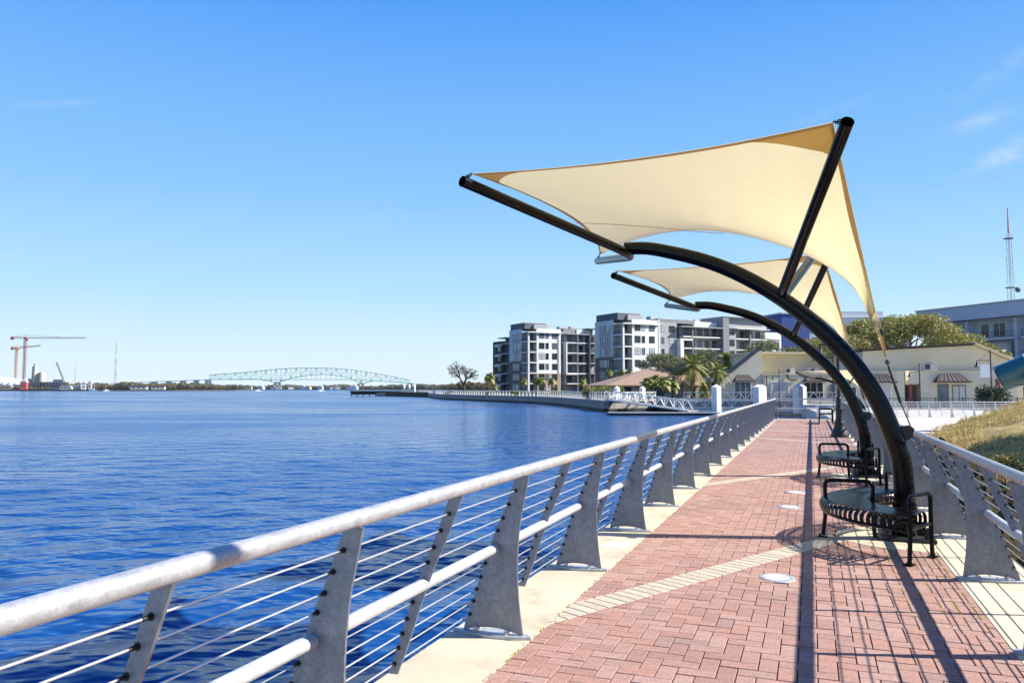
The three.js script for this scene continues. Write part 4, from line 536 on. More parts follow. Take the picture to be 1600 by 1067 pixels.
{ // first (far) apartment house
  const t = thing('apartment_building', 'white corner apartment block with dark brown brick wing, left of the two', 'building', [-81.74, 0, -225.13], R(49.3), 'waterfront apartment houses');
  rooftop(t, [[9, -5, 2, 1.9, 2], [15, -6, 2.4, 1.9, 2], [19.5, -6, 2, 2, 2]]);
  apartmentCorner(t, { front: 11.76, side: -12.7, tanBase: true });
  part(t, 'dark_strip', [span(10.35, 11.05, 6.3, 19, 0, 0.03)], M.grey);
  part(t, 'grey_link', [span(11.76, 13.7, 0, 20, -13, -1.5)], M.grey); for (const k of floors) win(t, 12.7, wy(k) + 0.7, -1.48, 1.1, 1.9, 2, 2);
  balconyBay(t, 13.9, 17.8, 0.4, 19.2); part(t, 'white_portal', [span(13.5, 13.9, 6.2, 16.4, -1.5, 0.5), span(13.5, 17.9, 6.0, 6.4, -1.5, 0.5)], M.white); part(t, 'bay_roof', [span(13.6, 22.3, 18.9, 19.15, -4, 0.6)], M.lightgrey); part(t, 'bay_pier', [span(17.8, 18.1, 0, 18.9, -2, 0.45)], M.grey);
  balconyBay(t, 18.1, 22.2, 0.2, 19.2, { wall: M.offwhite }); part(t, 'bay_head', [span(13.7, 25, 19.2, 20.9, -13, -1.5)], M.grey); part(t, 'white_head', [span(18.6, 24, 19.2, 20.6, -1.5, -1.2)], M.white);
  part(t, 'blue_pier', [span(22.2, 22.6, 0, 18.9, -2, 0.8)], M.slate); balconyBay(t, 22.6, 25.6, 0.9, 19.2, { wall: M.slate, slab: M.lightgrey }); part(t, 'bay_canopy', [span(21.6, 26.3, 20.9, 21.1, -6, 1.4)], M.lightgrey);
  part(t, 'side_bay', [span(0.6, 4, 0, 18, -16.8, -12.7)], M.slate); for (const k of floors) if (k) part(t, 'side_slab', [span(-1, 0.6, ST * k - 0.25, ST * k, -16.7, -12.75)], M.offwhite); part(t, 'side_canopy', [span(-1.4, 4, 18, 18.3, -18.5, -12.75)], M.lightgrey);
  part(t, 'brick_wing', [span(-0.6, 12, 0, 17.2, -23.5, -16.8)], M.darkBrown); for (const k of floors) if (k < 5) { part(t, 'wing_balcony', [span(-1.4, -0.6, ST * k + 2.2, ST * k + 3.1, -20.8, -17)], M.offwhite); win(t, -0.62, wy(k) + 0.5, -18.8, 1.6, 1.7, 2, 1, -PI / 2); }
}
{ // second (near) apartment house
  const t = thing('apartment_building', 'long white and grey apartment block with balconies, nearer of the two', 'building', [-46.93, 0, -204.24], R(49.3), 'waterfront apartment houses');
  rooftop(t, [[14, -6, 2, 2.2, 2], [18, -7, 3, 1.9, 2], [27.5, -6, 2.4, 1.8, 2], [31, -6.5, 2, 2.1, 2], [43, -5, 3, 3.4, 2], [48.5, -6, 2, 3.2, 2]]);
  apartmentCorner(t, { front: 11.9, side: -13.47, tanBase: false });
  part(t, 'grey_wall', [span(11.9, 19, 0, 20, -13, -0.6)], M.lightgrey); part(t, 'grey_pilaster', [span(11.9, 12.3, 0, 20.6, -0.6, 0.1)], M.white); for (const k of floors) { win(t, 13.95, wy(k) + 0.7, -0.58, 0.95, 1.8, 1, 2); win(t, 17.2, wy(k) + 0.7, -0.58, 2.0, 1.8, 2, 2); }
  part(t, 'grey_head', [span(12.3, 26, 20, 21, -13, -0.9)], M.grey); part(t, 'white_head', [span(26, 35, 19.4, 20.8, -13, -1.4)], M.white);
  part(t, 'white_portal', [span(19, 20.2, 0, 15.6, -2, 0.9), span(20.2, 23.4, 15.1, 15.6, -1, 0.9)], M.white); balconyBay(t, 20.2, 23.4, 0.8, 19.2, { wall: M.grey }); part(t, 'bay_pier', [span(23.4, 23.75, 0, 18.9, -2, 0.85)], M.grey); balconyBay(t, 23.75, 34.7, 0.7, 19.2); part(t, 'bay_roof', [span(19, 35.2, 18.85, 19.1, -5, 1.3)], M.lightgrey);
  part(t, 'slate_tower', [span(34.7, 37, 0, 22.3, -13, 1.2)], M.grey); part(t, 'grey_block', [span(37, 40.6, 0, 22.3, -13, 0.2), span(40.6, 53.2, 19.2, 22.3, -13, 0.1)], M.lightgrey); for (const k of floors) win(t, 38.9, wy(k) + 0.7, 0.22, 2.1, 1.9, 2, 2);
  part(t, 'block_cap', [span(34.6, 53.4, 22.3, 22.45, -13, 1.3)], M.grey); balconyBay(t, 40.8, 46.1, 0.1, 19.2); part(t, 'bay_pier', [span(46.1, 46.6, 0, 18.9, -2, 0.3)], M.grey); balconyBay(t, 46.6, 53, 0.1, 19.2, { wall: M.offwhite }); part(t, 'bay_canopy', [span(40.2, 53.6, 19.05, 19.25, -3, 1.1)], M.white);
  part(t, 'end_wall', [span(53.2, 60, 0, 18.6, -13, -0.6)], M.white); balconyBay(t, 54.2, 59.2, 1.4, 16.6, { wall: M.grey });
}
function awning(t, x, y, z, w) { const a = w / 2, P = [[-a, 0, 0.9], [a, 0, 0.9], [a * 0.6, 0.75, 0.1], [-a * 0.6, 0.75, 0.1], [-a, 0, 0], [a, 0, 0]], f = [[0, 1, 2], [0, 2, 3], [1, 5, 2], [4, 0, 3], [4, 1, 0], [4, 5, 1]]; const o = part(t, 'window_canopy', [tris(f.flat().flatMap(i => P[i])), box(w + 0.06, 0.14, 0.04, 0, -0.06, 0.92), box(0.04, 0.14, 0.9, -a, -0.06, 0.46), box(0.04, 0.14, 0.9, a, -0.06, 0.46)], M.roofBrown); for (let k = -3; k <= 3; k++) part(o, 'roof_rib', [beam(V(k * w * 0.14, 0.03, 0.9), V(k * w * 0.085, 0.77, 0.12), 0.03, 0.03)], M.roofBrown); o.position.set(x, y, z); }
function ac(label, at, turn) { const t = thing('air_conditioner', label, 'air conditioner', at, turn, 'rooftop air conditioners'); part(t, 'cabinet', [box(1.3, 0.8, 0.9, 0, 0.4, 0)], M.farGrey); part(t, 'fan_grille', [cyl(0.36, 0.36, 0.06, 0, 0.8, 0, 16)], M.metalDark); part(t, 'side_grille', [box(0.5, 0.5, 0.02, -0.3, 0.42, 0.46)], M.metalDark); }
{ // cream restaurant with the sloping gable
  const t = thing('restaurant_building', 'cream restaurant with a steep sloping gable roof on its left', 'building', G(32.2, 101), YAW + 0.12, 'low cream buildings by the water');
  part(t, 'gable_wall', [extr([[-5.2, 0], [0.6, 0], [0.6, 6.45], [0, 6.35], [-5.2, 2.5]], 1.2).translate(0, 0, -1.2)], M.stuccoPale); part(t, 'gable_roof', [beam(V(-5.9, 2.1, -0.5), V(0.2, 6.6, -0.5), 1.5, 0.2)], M.roofBrown);
  part(t, 'upper_wall', [span(0.6, 16, 3, 6.2, -14, -3)], M.stuccoCream); part(t, 'rear_wing', [span(-3.5, 0.6, 0, 3.2, -10, -1.2)], M.stuccoPale); part(t, 'eave', [span(0.2, 16.4, 6.2, 6.45, -14.3, -2.2)], M.stuccoCream); part(t, 'porch', [span(0.6, 16, 0, 3.35, -3, 0.15)], M.stuccoPale); part(t, 'porch_coping', [span(0.5, 16.1, 3.35, 3.47, -3.02, 0.22)], M.stuccoCream);
  win(t, -2.1, 1.3, 0.03, 2.2, 2.2, 3, 1, 0, M.whiteFrame, M.glassMid); awning(t, -2.1, 2.55, 0.02, 2.7); win(t, 2.9, 1.3, 0.18, 2.3, 2.2, 2, 1, 0, M.whiteFrame); win(t, 7.6, 1.2, 0.18, 2.6, 2.3, 3, 1, 0, M.whiteFrame); awning(t, 7.6, 2.55, 0.16, 3); part(t, 'door', [box(0.95, 2.1, 0.08, 10.4, 1.06, 0.17)], M.glassMid); win(t, 13, 1.2, 0.18, 1.6, 2.2, 2, 1, 0, M.whiteFrame);
  part(t, 'downpipe', [bar(V(1.1, 0, 0.24), V(1.1, 3.2, 0.24), 0.06)], M.roofBrown); part(t, 'duct', [tube([V(5.2, 2.7, 0.3), V(4.2, 2.75, 0.35), V(3.9, 3.4, 0.3)], 0.12, 12, 8)], M.roofBrown);
}
{ const P = new THREE.Matrix4().makeRotationY(YAW + 0.12), at = (x, y, z) => { const v = V(x, y, z).applyMatrix4(P).add(GV(32.2, 101)); return [v.x, v.y, v.z]; }; ac('grey rooftop air conditioner on the restaurant porch, left one', at(5, 3.48, -1.4), YAW + 0.12); ac('grey rooftop air conditioner on the restaurant porch, right one', at(8.4, 3.48, -1.4), YAW + 0.12); }
{ // cream building on the right
  const tn = YAW - 0.12, t = thing('cream_building', 'cream low building with a dark roof edge behind the plaza railing', 'building', G(34, 78, -0.4), tn, 'low cream buildings by the water');
  part(t, 'back_wall', [extr([[2.6, 0], [20, 0], [20, 3.4], [13.6, 6.4], [2.6, 5.85]], 10).translate(0, 0, -13.5)], M.stuccoPale); part(t, 'roof_edge', [beam(V(2, 6.0, -8.5), V(13.6, 6.56, -8.5), 11, 0.16)], M.roofBrown); part(t, 'gable_roof', [beam(V(13.5, 6.62, -8.5), V(20.4, 3.4, -8.5), 11.2, 0.2)], M.stuccoCream);
  part(t, 'front_wing', [span(0, 5.4, 0, 3.6, -3.5, 0), span(7.0, 16, 0, 3.6, -3.5, -0.2)], M.stuccoPale); part(t, 'wing_coping', [span(-0.1, 5.5, 3.6, 3.7, -3.55, 0.06), span(6.9, 16.1, 3.6, 3.7, -3.55, -0.14)], M.stuccoCream);
  part(t, 'angled_wall', [extr([[0, 2.3], [1.75, 2.3], [1.75, 3.7], [0, 3.7]], 0.3).rotateY(0.5).translate(5.4, 0, -0.3)], M.stuccoCream); part(t, 'recess_wall', [span(5.3, 7.1, 0, 3.6, -3.5, -2.6)], M.stuccoPale); part(t, 'recess_roof', [span(5.4, 7.0, 2.4, 3.6, -2.6, -0.3)], M.stuccoPale); win(t, 6.2, 1.2, -2.57, 1.6, 2.3, 2, 1); part(t, 'red_column', [cyl(0.22, 0.22, 2.4, 6.1, 0, -0.5, 14)], M.redPost); part(t, 'red_column', [cyl(0.22, 0.22, 2.9, 13.9, 0, 0.6, 14)], M.redPost);
  win(t, 2.9, 1.25, 0.02, 2.4, 2.4, 2, 1, 0, M.whiteFrame); awning(t, 2.9, 2.6, 0.02, 3.0); win(t, 9.1, 1.15, -0.18, 0.95, 2.3, 1, 2); win(t, 10.6, 1.35, -0.18, 1.2, 1.7, 2, 1); awning(t, 9.8, 2.65, -0.2, 3.2); win(t, 0.3, 1.3, 0.02, 0.9, 1.6, 1, 2, 0, M.whiteFrame);
  const P = new THREE.Matrix4().makeRotationY(tn), at = (x, y, z) => { const v = V(x, y, z).applyMatrix4(P).add(GV(34, 78, -0.4)); return [v.x, v.y, v.z]; }; ac('grey rooftop air conditioner on the right cream building', at(8.3, 3.7, -1.4), tn);
}
{ // tan-roofed pavilion
  const t = thing('pavilion_building', 'low building with a wide tan hipped roof in front of the second apartment block', 'building', G(15.8, 126), YAW + 0.2, 'low cream buildings by the water');
  part(t, 'wall', [span(0.6, 15, 0, 2.2, -10, 0)], M.stuccoPale); const P = [[-0.6, 2.1, 0.9], [15.8, 2.1, 0.9], [15.8, 2.1, -11], [-0.6, 2.1, -11], [8.5, 4.9, -5], [15.2, 5.1, -5]], f = [[0, 1, 5], [0, 5, 4], [1, 2, 5], [2, 3, 4], [2, 4, 5], [3, 0, 4], [0, 3, 2], [0, 2, 1]]; part(t, 'roof', [tris(f.flat().flatMap(i => P[i])), span(-0.65, 15.85, 1.92, 2.1, -11.05, 0.95)], M.roofTan);
  part(t, 'end_gable', [extr([[15.2, 0], [18.4, 0], [18.4, 2.6], [15.2, 3.9]], 8).translate(0, 0, -8)], M.stuccoCream); for (const x of [3, 6, 9, 12]) win(t, x, 1.05, 0.02, 1.7, 1.5, 2, 1); awning(t, 6, 1.9, 0.02, 2.2); awning(t, 9.2, 1.9, 0.02, 2.2); win(t, 16.8, 1.2, 0.02, 1.1, 1.7, 1, 2);
}
{ // blue-grey block upper right
  const t = thing('blue_grey_building', 'blue-grey apartment block with a flat overhanging roof, upper right', 'building', G(74.6, 140, -0.4), YAW - R(70), 'taller blocks behind the trees');
  part(t, 'wall', [span(0, 46, 0, 13.6, -16, -1.6)], M.bluegrey); part(t, 'roof', [span(-0.6, 46.5, 13.6, 15.9, -16.5, 0.5)], M.bluegrey); part(t, 'roof_edge', [span(-0.7, 46.6, 15.9, 16.1, -16.6, 0.6)], M.lightgrey);
  for (let k = 0; k < 4; k++) for (let b = 0; b < 5; b++) { const x = 1.2 + b * 8.8; if (k) balcony(t, x, x + 7.6, 3.35 * k + 0.2, -1.6, 0, M.offwhite); part(t, 'party_wall', [span(x + 7.7, x + 8.1, 0.0 + 3.35 * k, 3.35 * k + 3.3, -1.6, 0)], M.bluegrey); win(t, x + 1.4, 3.35 * k + 1.6, -1.57, 1.6, 2.3, 1, 1, 0, M.whiteFrame); win(t, x + 4.0, 3.35 * k + 1.6, -1.57, 2.2, 2.3, 2, 1, 0, M.whiteFrame); win(t, x + 6.6, 3.35 * k + 1.6, -1.57, 1.2, 2.3, 1, 1, 0, M.blue); }
}
{ const t = thing('blue_building', 'vivid dark blue building end behind the apartment block', 'building', G(92, 262), YAW + 0.2, 'taller blocks behind the trees'); part(t, 'wall', [span(0, 10.5, 0, 27, -20, 0)], M.blue); part(t, 'side_wing', [span(10.5, 22, 0, 25, -20, -3)], M.bluegrey); part(t, 'coping', [span(-0.3, 10.8, 27, 27.5, -20.3, 0.3)], M.bluegrey); for (let k = 0; k < 6; k++) win(t, 14, 4 + k * 3.6, -2.95, 3, 1.8, 2, 1); }
{ const t = thing('white_building', 'long white flat-topped building showing above the oaks', 'building', G(112, 300), YAW, 'taller blocks behind the trees'); part(t, 'wall', [span(0, 44, 0, 29.4, -20, 0)], M.white); part(t, 'penthouse', [span(14, 34, 29.4, 31.8, -16, -2)], M.white); for (let k = 0; k < 5; k++) for (let b = 0; b < 6; b++) win(t, 4 + b * 7.2, 4 + k * 4.6, 0.05, 4, 2, 3, 1); }
// ---------- the far shore ----------
slab('far_bank', [gp(-2200, 1060), gp(-700, 1040), gp(-560, 1045), gp(-470, 1075), gp(-440, 1160), gp(-700, 2200), gp(-2600, 2200)], 0.4, -2, M.land);
slab('far_bank', [gp(-900, 2150), gp(-500, 1980), gp(-150, 1850), gp(-60, 1500), gp(-20, 1200), gp(300, 900), gp(1200, 1300), gp(1800, 2600), gp(-900, 2600)], 0.4, -2, M.land);
{
  const clump = leaves(71, [[0, 5, 0, 4.2, 0.75], [2.5, 4, 1, 3, 0.7], [-2.6, 4.2, -0.8, 3, 0.7], [0.4, 7, 0, 2.4, 0.7], [0, 2, 0, 3, 0.8]], 420, 1.1, 0.3), r = rng(88), put = [], m = new THREE.Matrix4(), q = new THREE.Quaternion(), c = new THREE.Color();
  for (let k = 0; k < 260; k++) { const f = r(), s = -650 + 205 * f, d = 1085 + r() * 130 + 60 * f; put.push([s, d, 0.75 + 0.65 * r() * (0.55 + 0.45 * Math.sin(f * 19))]); }
  for (let k = 0; k < 40; k++) put.push([-760 + 110 * r(), 1075 + r() * 20, 0.35 + 0.25 * r()]);
  for (let k = 0; k < 620; k++) { const f = r(); put.push([-800 + 760 * f, 2010 - 120 * f + r() * 160, 0.9 + 0.7 * r() * (0.6 + 0.4 * Math.sin(f * 31))]); }
  for (let k = 0; k < 150; k++) put.push([-200 + 190 * r(), 1560 + r() * 120 - 0, 0.7 + 0.6 * r()]);
  for (let k = 0; k < 70; k++) put.push([-52 + 45 * r(), 640 + r() * 200, 0.55 + 0.4 * r()]);
  const im = new THREE.InstancedMesh(clump, M.leafOak, put.length); put.forEach(([s, d, k], i) => { q.setFromEuler(new THREE.Euler(0, r() * 6.28, 0)); im.setMatrixAt(i, m.compose(GV(s, d, 0.2), q, V(k * 1.15, k, k * 1.15))); const t = r(); im.setColorAt(i, c.setRGB(0.85 + 0.5 * t, 0.8 + 0.25 * t, 0.8 + 0.5 * t)); });
  im.name = 'far_woods'; im.userData = { kind: 'stuff', label: 'low wooded shoreline across the river', category: 'trees' }; scene.add(im);
}
slab('point_ground', [gp(-52, 318), gp(-18, 250), gp(10, 240), gp(60, 900), gp(-30, 900), gp(-60, 420)], 0.2, -2, M.land);
{ // cantilever truss bridge
  const D = 2400, k = D / 1205, X = u => (u - 480) * k, Y = v => 1.5 + (607.5 - v) * k, t = thing('truss_bridge', 'pale green steel truss bridge arching across the river far away', 'bridge', G((480 - 800) * k, D), YAW + 0.05);
  const top = [[331, 586], [375, 583], [404, 580], [434, 577], [457, 575.5], [480, 575], [503, 575], [525, 576], [545, 577.5], [564, 580], [585, 583], [605, 586.8], [624, 590.5], [641, 594.5]], low = [[331, 593], [375, 592.6], [404, 592.5], [434, 598], [457, 590.5], [480, 586.5], [503, 585], [525, 586.5], [545, 590.5], [564, 599.5], [585, 594.5], [605, 596], [624, 597.3], [641, 598.6]];
  const deck = u => u < 331 ? 593.2 + (331 - u) * 0.04 : 593.2 + Math.max(0, u - 560) * 0.07, line = (P, u) => { let i = 0; while (i < P.length - 2 && u > P[i + 1][0]) i++; const f = (u - P[i][0]) / (P[i + 1][0] - P[i][0]); return P[i][1] + f * (P[i + 1][1] - P[i][1]); };
  const dk = []; for (let u = 180; u < 760; u += 10) dk.push(beam(V(X(u), Y(deck(u)), 0), V(X(u + 10), Y(deck(u + 10)), 0), 14, 1.6)); part(t, 'deck', dk.slice(0, 16), M.farGrey); part(t, 'deck', dk.slice(16, 47), M.bridge); part(t, 'deck', dk.slice(47), M.farGrey);
  for (const z of [-6, 6]) {
    for (const [n, P] of [['top_chord', top], ['bottom_chord', low]]) for (let i = 0; i < P.length - 1; i++) part(t, n, [beam(V(X(P[i][0]), Y(P[i][1]), z), V(X(P[i + 1][0]), Y(P[i + 1][1]), z), 1.4, 1.5)], M.bridge);
    for (let u = 331, i = 0; u < 641; u += 7.75, i++) { const a = V(X(u), Y(line(top, u)), z), b = V(X(u), Y(line(low, u)), z), e = Math.min(641, u + 7.75); part(t, 'truss_web', [beam(a, b, 0.8, 0.8)], M.bridge); part(t, 'truss_web', [i % 2 ? beam(a, V(X(e), Y(line(low, e)), z), 0.7, 0.7) : beam(b, V(X(e), Y(line(top, e)), z), 0.7, 0.7)], M.bridge); if (u > 450 && u < 552) part(t, 'hanger', [beam(b, V(X(u), Y(deck(u)), z), 0.6, 0.6)], M.bridge); }
  }
  for (const [u, v, w] of [[328, 594, 5], [434, 598, 6.5], [563, 599.5, 6.5], [640, 599, 5], [656, 600, 4], [310, 594.5, 4], [290, 595, 4], [268, 596, 4], [246, 596.5, 4], [690, 602, 4]]) part(t, 'pier', [span(X(u) - w - 2.5, X(u) - w + 2.5, -3, Y(v), -5, 5), span(X(u) + w - 2.5, X(u) + w + 2.5, -3, Y(v), -5, 5), span(X(u) - w - 3.5, X(u) + w + 3.5, Y(v) - 2.5, Y(v), -6, 6), span(X(u) - w - 8, X(u) + w + 8, -3, 0.8, -8, 8)], M.farGrey);
}
const far = (u, d) => G((u - 800) * d / 1205, d, 0.3), hy = (v, d) => 1.2 + (607.5 - v) * d / 1205;
function lattice3(t, name, a, b, w, n, m, th = 0.17) { const d = b.clone().sub(a), up = Math.abs(d.y) > Math.abs(d.x), o = up ? [V(w, 0, 0), V(0, 0, w)] : [V(0, w, 0), V(0, 0, w)], g = []; for (const [i, j] of [[-1, -1], [1, -1], [1, 1], [-1, 1]]) g.push(beam(a.clone().addScaledVector(o[0], i / 2).addScaledVector(o[1], j / 2), b.clone().addScaledVector(o[0], i / 2).addScaledVector(o[1], j / 2), w * th, w * th)); for (let k = 0; k < n; k++) { const p = a.clone().lerp(b, k / n), q = a.clone().lerp(b, (k + 1) / n), s = k % 2 ? 1 : -1; for (const j of [-1, 1]) g.push(beam(p.clone().addScaledVector(o[0], s * 0.5 * w / o[0].length()).addScaledVector(o[1], j / 2), q.clone().addScaledVector(o[0], -s * 0.5 * w / o[0].length()).addScaledVector(o[1], j / 2), w * th * 0.7, w * th * 0.7)); } return part(t, name, g, m); }
function towerCrane(label, u, d, vTop, uL, uR, dv, m) { const t = thing('tower_crane', label, 'crane', far(u, d), YAW, 'construction cranes'), k = d / 1205, H = hy(vTop, d); lattice3(t, 'mast', V(0, 0, 0), V(0, H, 0), 2.6, 26, m); lattice3(t, 'jib', V(0, H, 0), V((uR - u) * k, H + dv * k, 0), 1.7, 34, m); lattice3(t, 'counter_jib', V(0, H, 0), V((uL - u) * k, H + 1, 0), 1.9, 8, m); part(t, 'counterweight', [box(4, 3.6, 2.4, (uL - u) * k + 2.5, H - 0.8, 0)], m); part(t, 'cab', [box(2.6, 2.8, 2.4, 2.4, H - 2.6, 0), box(3.4, 3, 3, 0, H - 0.4, 0)], m); part(t, 'apex', [bar(V(0, H, 0), V(0, H + 4.5, 0), 0.7, 0.3, 6), bar(V(0, H + 4.5, 0), V((uR - u) * k * 0.6, H + dv * k * 0.6 + 1, 0), 0.16, 0.16, 4), bar(V(0, H + 4.5, 0), V((uL - u) * k * 0.8, H + 1, 0), 0.16, 0.16, 4)], m); }
towerCrane('tall red tower crane over the far left shore', 37, 1120, 528, 14, 132, 0, M.craneRed); towerCrane('shorter orange tower crane behind the red one', 24, 1180, 544, 15, 61, 4, M.craneOrange);
{ const d = 1090, k = d / 1205, t = thing('crawler_crane', 'dark crane with one slanting boom right of the silos', 'crane', far(103, d), YAW, 'construction cranes'); lattice3(t, 'boom', V(0, 6, 0), V(-16 * k, hy(566, d), 0), 1.5, 16, M.craneDark); part(t, 'cab', [box(7, 4, 5, 1, 4, 0)], M.craneDark); part(t, 'tracks', [box(8, 2, 1.4, 0, 1, 2), box(8, 2, 1.4, 0, 1, -2)], M.craneDark); }
{ const d = 1160, k = d / 1205, t = thing('stadium_roof', 'white domed tent-like stadium roof on the far left shore', 'building', far(14, d), YAW); part(t, 'wall', [span(-60, 34, 0, 7.5, -40, 20)], M.farGrey); for (let i = 0; i < 9; i++) part(t, 'roof_bay', [new THREE.SphereGeometry(9, 14, 8, 0, 6.3, 0, PI / 2).scale(0.85, 1.35 - 0.09 * Math.abs(i - 2), 2.2).translate(-46 + i * 9.4, 7.5, -4)], M.farWhite); }
{ const d = 1130, t = thing('grain_silos', 'pair of pale cylindrical silos with a square head house', 'silo', far(58, d), YAW); part(t, 'silo', [cyl(4.6, 4.6, hy(581, d), -3, 0, 0, 20)], M.stuccoPale); part(t, 'silo', [cyl(4.6, 4.6, hy(582, d), 6.8, 0, 0, 20)], M.stuccoPale); part(t, 'head_house', [box(4.5, 9, 6, -4, hy(581, d) + 3.4, 0), box(2.6, 4, 3, -3.4, hy(581, d) + 9.5, 0)], M.offwhite); part(t, 'side_block', [box(4, 16, 8, -9.2, 8, 0)], M.farGrey); }
{ const d = 1100, k = d / 1205, t = thing('navy_building', 'long low dark glass building on the far left shore', 'building', far(70, d), YAW); part(t, 'wall', [span(-26, 26, 3.5, 11, -14, 0)], M.farNavy); part(t, 'base', [span(-25, 25, 0, 3.5, -14, -1)], M.farGrey); part(t, 'roof_plant', [span(10, 24, 11, 14.5, -12, -3)], M.farGrey); for (let i = 0; i < 12; i++) part(t, 'mullion', [span(-25 + i * 4.4, -24.7 + i * 4.4, 3.5, 11, 0, 0.2)], M.farGrey); }
[[122, 1080, 9, 5, 7, M.farGrey, 'grey shed with a flat roof beside the woods'], [132, 1076, 5, 8, 5, M.farWhite, 'small white block at the water, left of the sailing boat'], [104, 1082, 14, 4, 8, M.offwhite, 'low pale shed in front of the dark glass building'], [141, 1078, 4, 9, 4, M.offwhite, 'narrow white block beside the sailing boat'], [218, 1110, 22, 4.5, 8, M.roofBrown, 'brown-roofed waterside house on the left shore, left of two'], [248, 1112, 18, 4.5, 8, M.roofBrown, 'brown-roofed waterside house on the left shore, right of two'], [6, 1075, 22, 5, 8, M.tanBrick, 'tan mound-like shed at the left edge'], [38, 1078, 8, 10, 7, M.farRed, 'red and white machine house under the red crane'], [350, 1300, 26, 4, 9, M.farRed, 'red barge deckhouse beside the white ship']].forEach(([u, d, w, h, dp, m, label]) => { const t = thing('shore_building', label, 'building', far(u, d), YAW + 0.2, 'small buildings on the far shore'); part(t, 'wall', [box(w, h, dp, 0, h / 2, 0)], m === M.roofBrown ? M.offwhite : m); part(t, 'roof', [extr([[-w * 0.54, 0], [w * 0.54, 0], [w * 0.4, h * 0.3], [-w * 0.4, h * 0.3]], dp * 1.1).translate(0, h, -dp * 0.55)], m === M.roofBrown ? m : M.farGrey); for (let i = 0; i < 3; i++) part(t, 'window', [box(w * 0.14, h * 0.3, 0.2, -w * 0.3 + i * w * 0.3, h * 0.5, dp / 2)], M.glass); });
for (let i = 0; i < 12; i++) { const t = thing('shore_house', `small white house among the trees beyond the bridge, ${['1st', '2nd', '3rd', '4th', '5th', '6th', '7th', '8th', '9th', '10th', '11th', '12th'][i]} from the left`, 'house', far(390 + i * 15 + (i * 37 % 11), 1930 - i * 6), YAW + 0.3 * Math.sin(i * 5), 'houses beyond the bridge'); part(t, 'wall', [box(13, 5.5, 9, 0, 2.75, 0)], i % 3 ? M.farWhite : M.stuccoPale); part(t, 'roof', [extr([[-7.4, 0], [7.4, 0], [0, 3.6]], 10).translate(0, 5.5, -5)], i % 2 ? M.farGrey : M.roofTan); }
function mast(label, u, d, v, w, colors, dishes) { const H = hy(v, d), t = thing('antenna_mast', label, 'antenna mast', far(u, d), YAW, 'antenna masts'), n = 7; for (let i = 0; i < n; i++) lattice3(t, 'section', V(0, H * 0.86 * i / n, 0), V(0, H * 0.86 * (i + 1) / n, 0), w * (1 - 0.09 * i), 7, colors[i % colors.length], 0.07); part(t, 'spire', [bar(V(0, H * 0.86, 0), V(0, H, 0), w * 0.14, w * 0.06, 6)], colors[0]); if (dishes) { for (const [f, x] of [[0.56, 1.4], [0.83, 0.8]]) part(t, 'platform', [cyl(w * 0.75, w * 0.75, 0.35, 0, H * f, 0, 12)], M.farGrey); part(t, 'dish', [new THREE.SphereGeometry(1.5, 12, 8).scale(1, 1, 0.5).translate(w * 0.9, H * 0.55, 1)], M.craneDark); } return t; }
mast('tall red and white antenna mast across the river, taller of two', 180, 1400, 531, 3.4, [M.farRed, M.farWhite]); mast('thin grey antenna mast left of the red and white one', 117, 1300, 562, 1.6, [M.farGrey]); mast('slender red and white lattice tower above the blue-grey block', 1585, 400, 322, 3.4, [M.mastRed, M.farWhite, M.mastRed], true);
{ const t = thing('river_ship', 'white multi-deck river ship moored by the bridge approach', 'ship', far(305, 1280), YAW); t.position.y = WATER; part(t, 'hull', [extr([[-13, 0], [11, 0], [13.5, 3.2], [-13.5, 3.2]], 8, 0).translate(0, 0, -4)], M.farWhite); for (let k = 0; k < 3; k++) { part(t, 'deck_house', [box(24 - k * 3.5, 2.3, 7 - k, 0.5 - k, 4.35 + k * 2.5, 0)], M.farWhite); part(t, 'window_band', [box(22 - k * 3.5, 0.8, 7.2 - k, 0.5 - k, 4.5 + k * 2.5, 0)], M.glass); } part(t, 'funnel', [cyl(0.9, 0.8, 4, -6, 10.4, 0)], M.farWhite); }
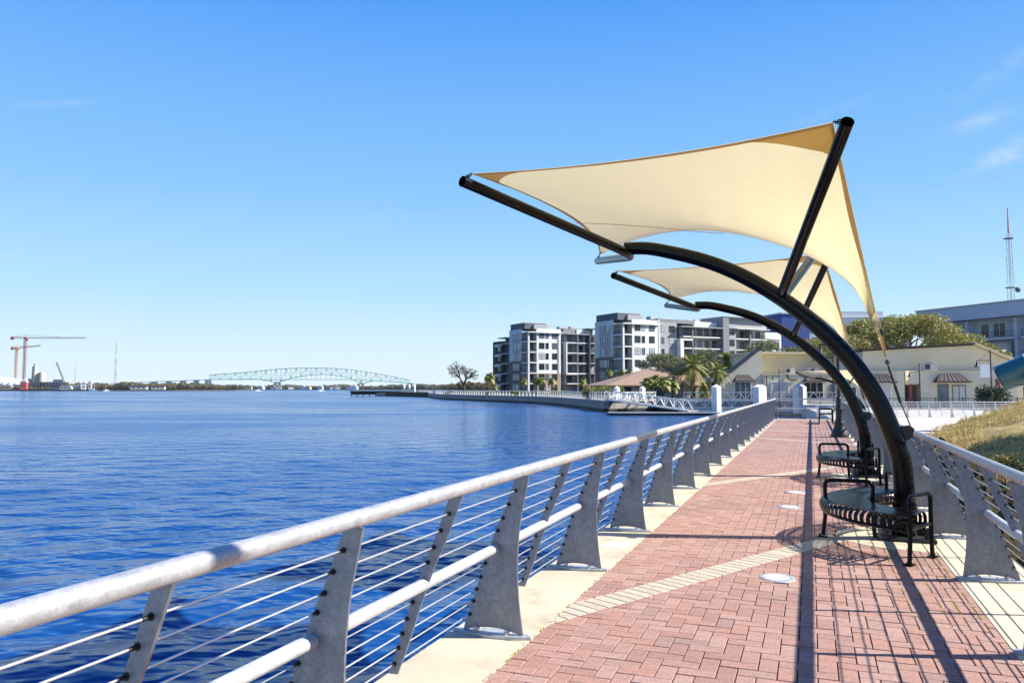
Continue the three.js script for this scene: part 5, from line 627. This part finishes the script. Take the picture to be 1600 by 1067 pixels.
{ const t = thing('sailing_boat', 'white two-masted sailing boat at anchor off the left shore', 'boat', far(146, 960), YAW); t.position.y = WATER; part(t, 'hull', [extr([[-4.5, 0.2], [4, 0.2], [5.6, 1.7], [-5, 1.6]], 2.6).translate(0, 0, -1.3)], M.farWhite); part(t, 'cabin', [box(4, 0.9, 1.8, -0.5, 2.1, 0)], M.farWhite); part(t, 'mast', [cyl(0.14, 0.1, 12, 1.4, 1.6, 0, 6)], M.farWhite); part(t, 'mast', [cyl(0.12, 0.09, 10, -2.2, 1.6, 0, 6)], M.farWhite); part(t, 'boom', [bar(V(1.4, 3, 0), V(-1.6, 3, 0), 0.1), bar(V(-2.2, 3, 0), V(-4.4, 3, 0), 0.1)], M.farWhite); }
[[404, 900, 'left of the main bridge pier'], [502, 880, 'under the middle of the bridge'], [167, 1000, 'off the wooded left shore']].forEach(([u, d, w]) => { const t = thing('motor_boat', `small white motor boat on the river ${w}`, 'boat', far(u, d), YAW + 0.4, 'small motor boats'); t.position.y = WATER; part(t, 'hull', [extr([[-3.4, 0.1], [2.8, 0.1], [4, 1.2], [-3.6, 1]], 2).translate(0, 0, -1)], M.farWhite); part(t, 'cabin', [box(2.4, 1.2, 1.6, -0.4, 1.6, 0)], M.farWhite); });
{ const d = 330, k = d / 1205, t = thing('timber_pier', 'dark timber pier standing on posts off the point', 'pier', G(-69, d), YAW); part(t, 'deck', [span(0, 22, 0.1, 0.6, -2, 2)], M.timber); for (let i = 0; i < 9; i++) part(t, 'post', [cyl(0.22, 0.22, 2.6, 0.6 + i * 2.6, -2.2, 1.6, 8)], M.timber); part(t, 'skirt', [span(0.3, 21.7, -1.0, 0.1, 0.2, 0.5)], M.timber); }
for (let i = 0; i < 3; i++) { const t = thing('mooring_pile', `white pointed mooring pile off the point, ${['left', 'middle', 'right'][i]} of three`, 'pile', G(-44.5 + i * 2.1, 318), 0, 'mooring piles off the point'); part(t, 'shaft', [cyl(0.6, 0.6, 4.8, 0, -2.2, 0, 10)], M.white); part(t, 'cap', [new THREE.ConeGeometry(0.7, 0.9, 10).translate(0, 3, 0)], M.white); }
{ const t = thing('low_breakwater', 'low grey rock and concrete landing beside the mooring piles', 'landing', G(-56, 322), YAW); part(t, 'deck', [span(0, 40, -1.2, -0.2, -3, 3)], M.pier); part(t, 'fender', [span(0, 40, -1.9, -1.2, 2, 3.2)], M.timber); }
scene.fog = new THREE.FogExp2(new THREE.Color(0.72, 0.86, 1.0), 0.00004);
renderer.render(scene, camera);
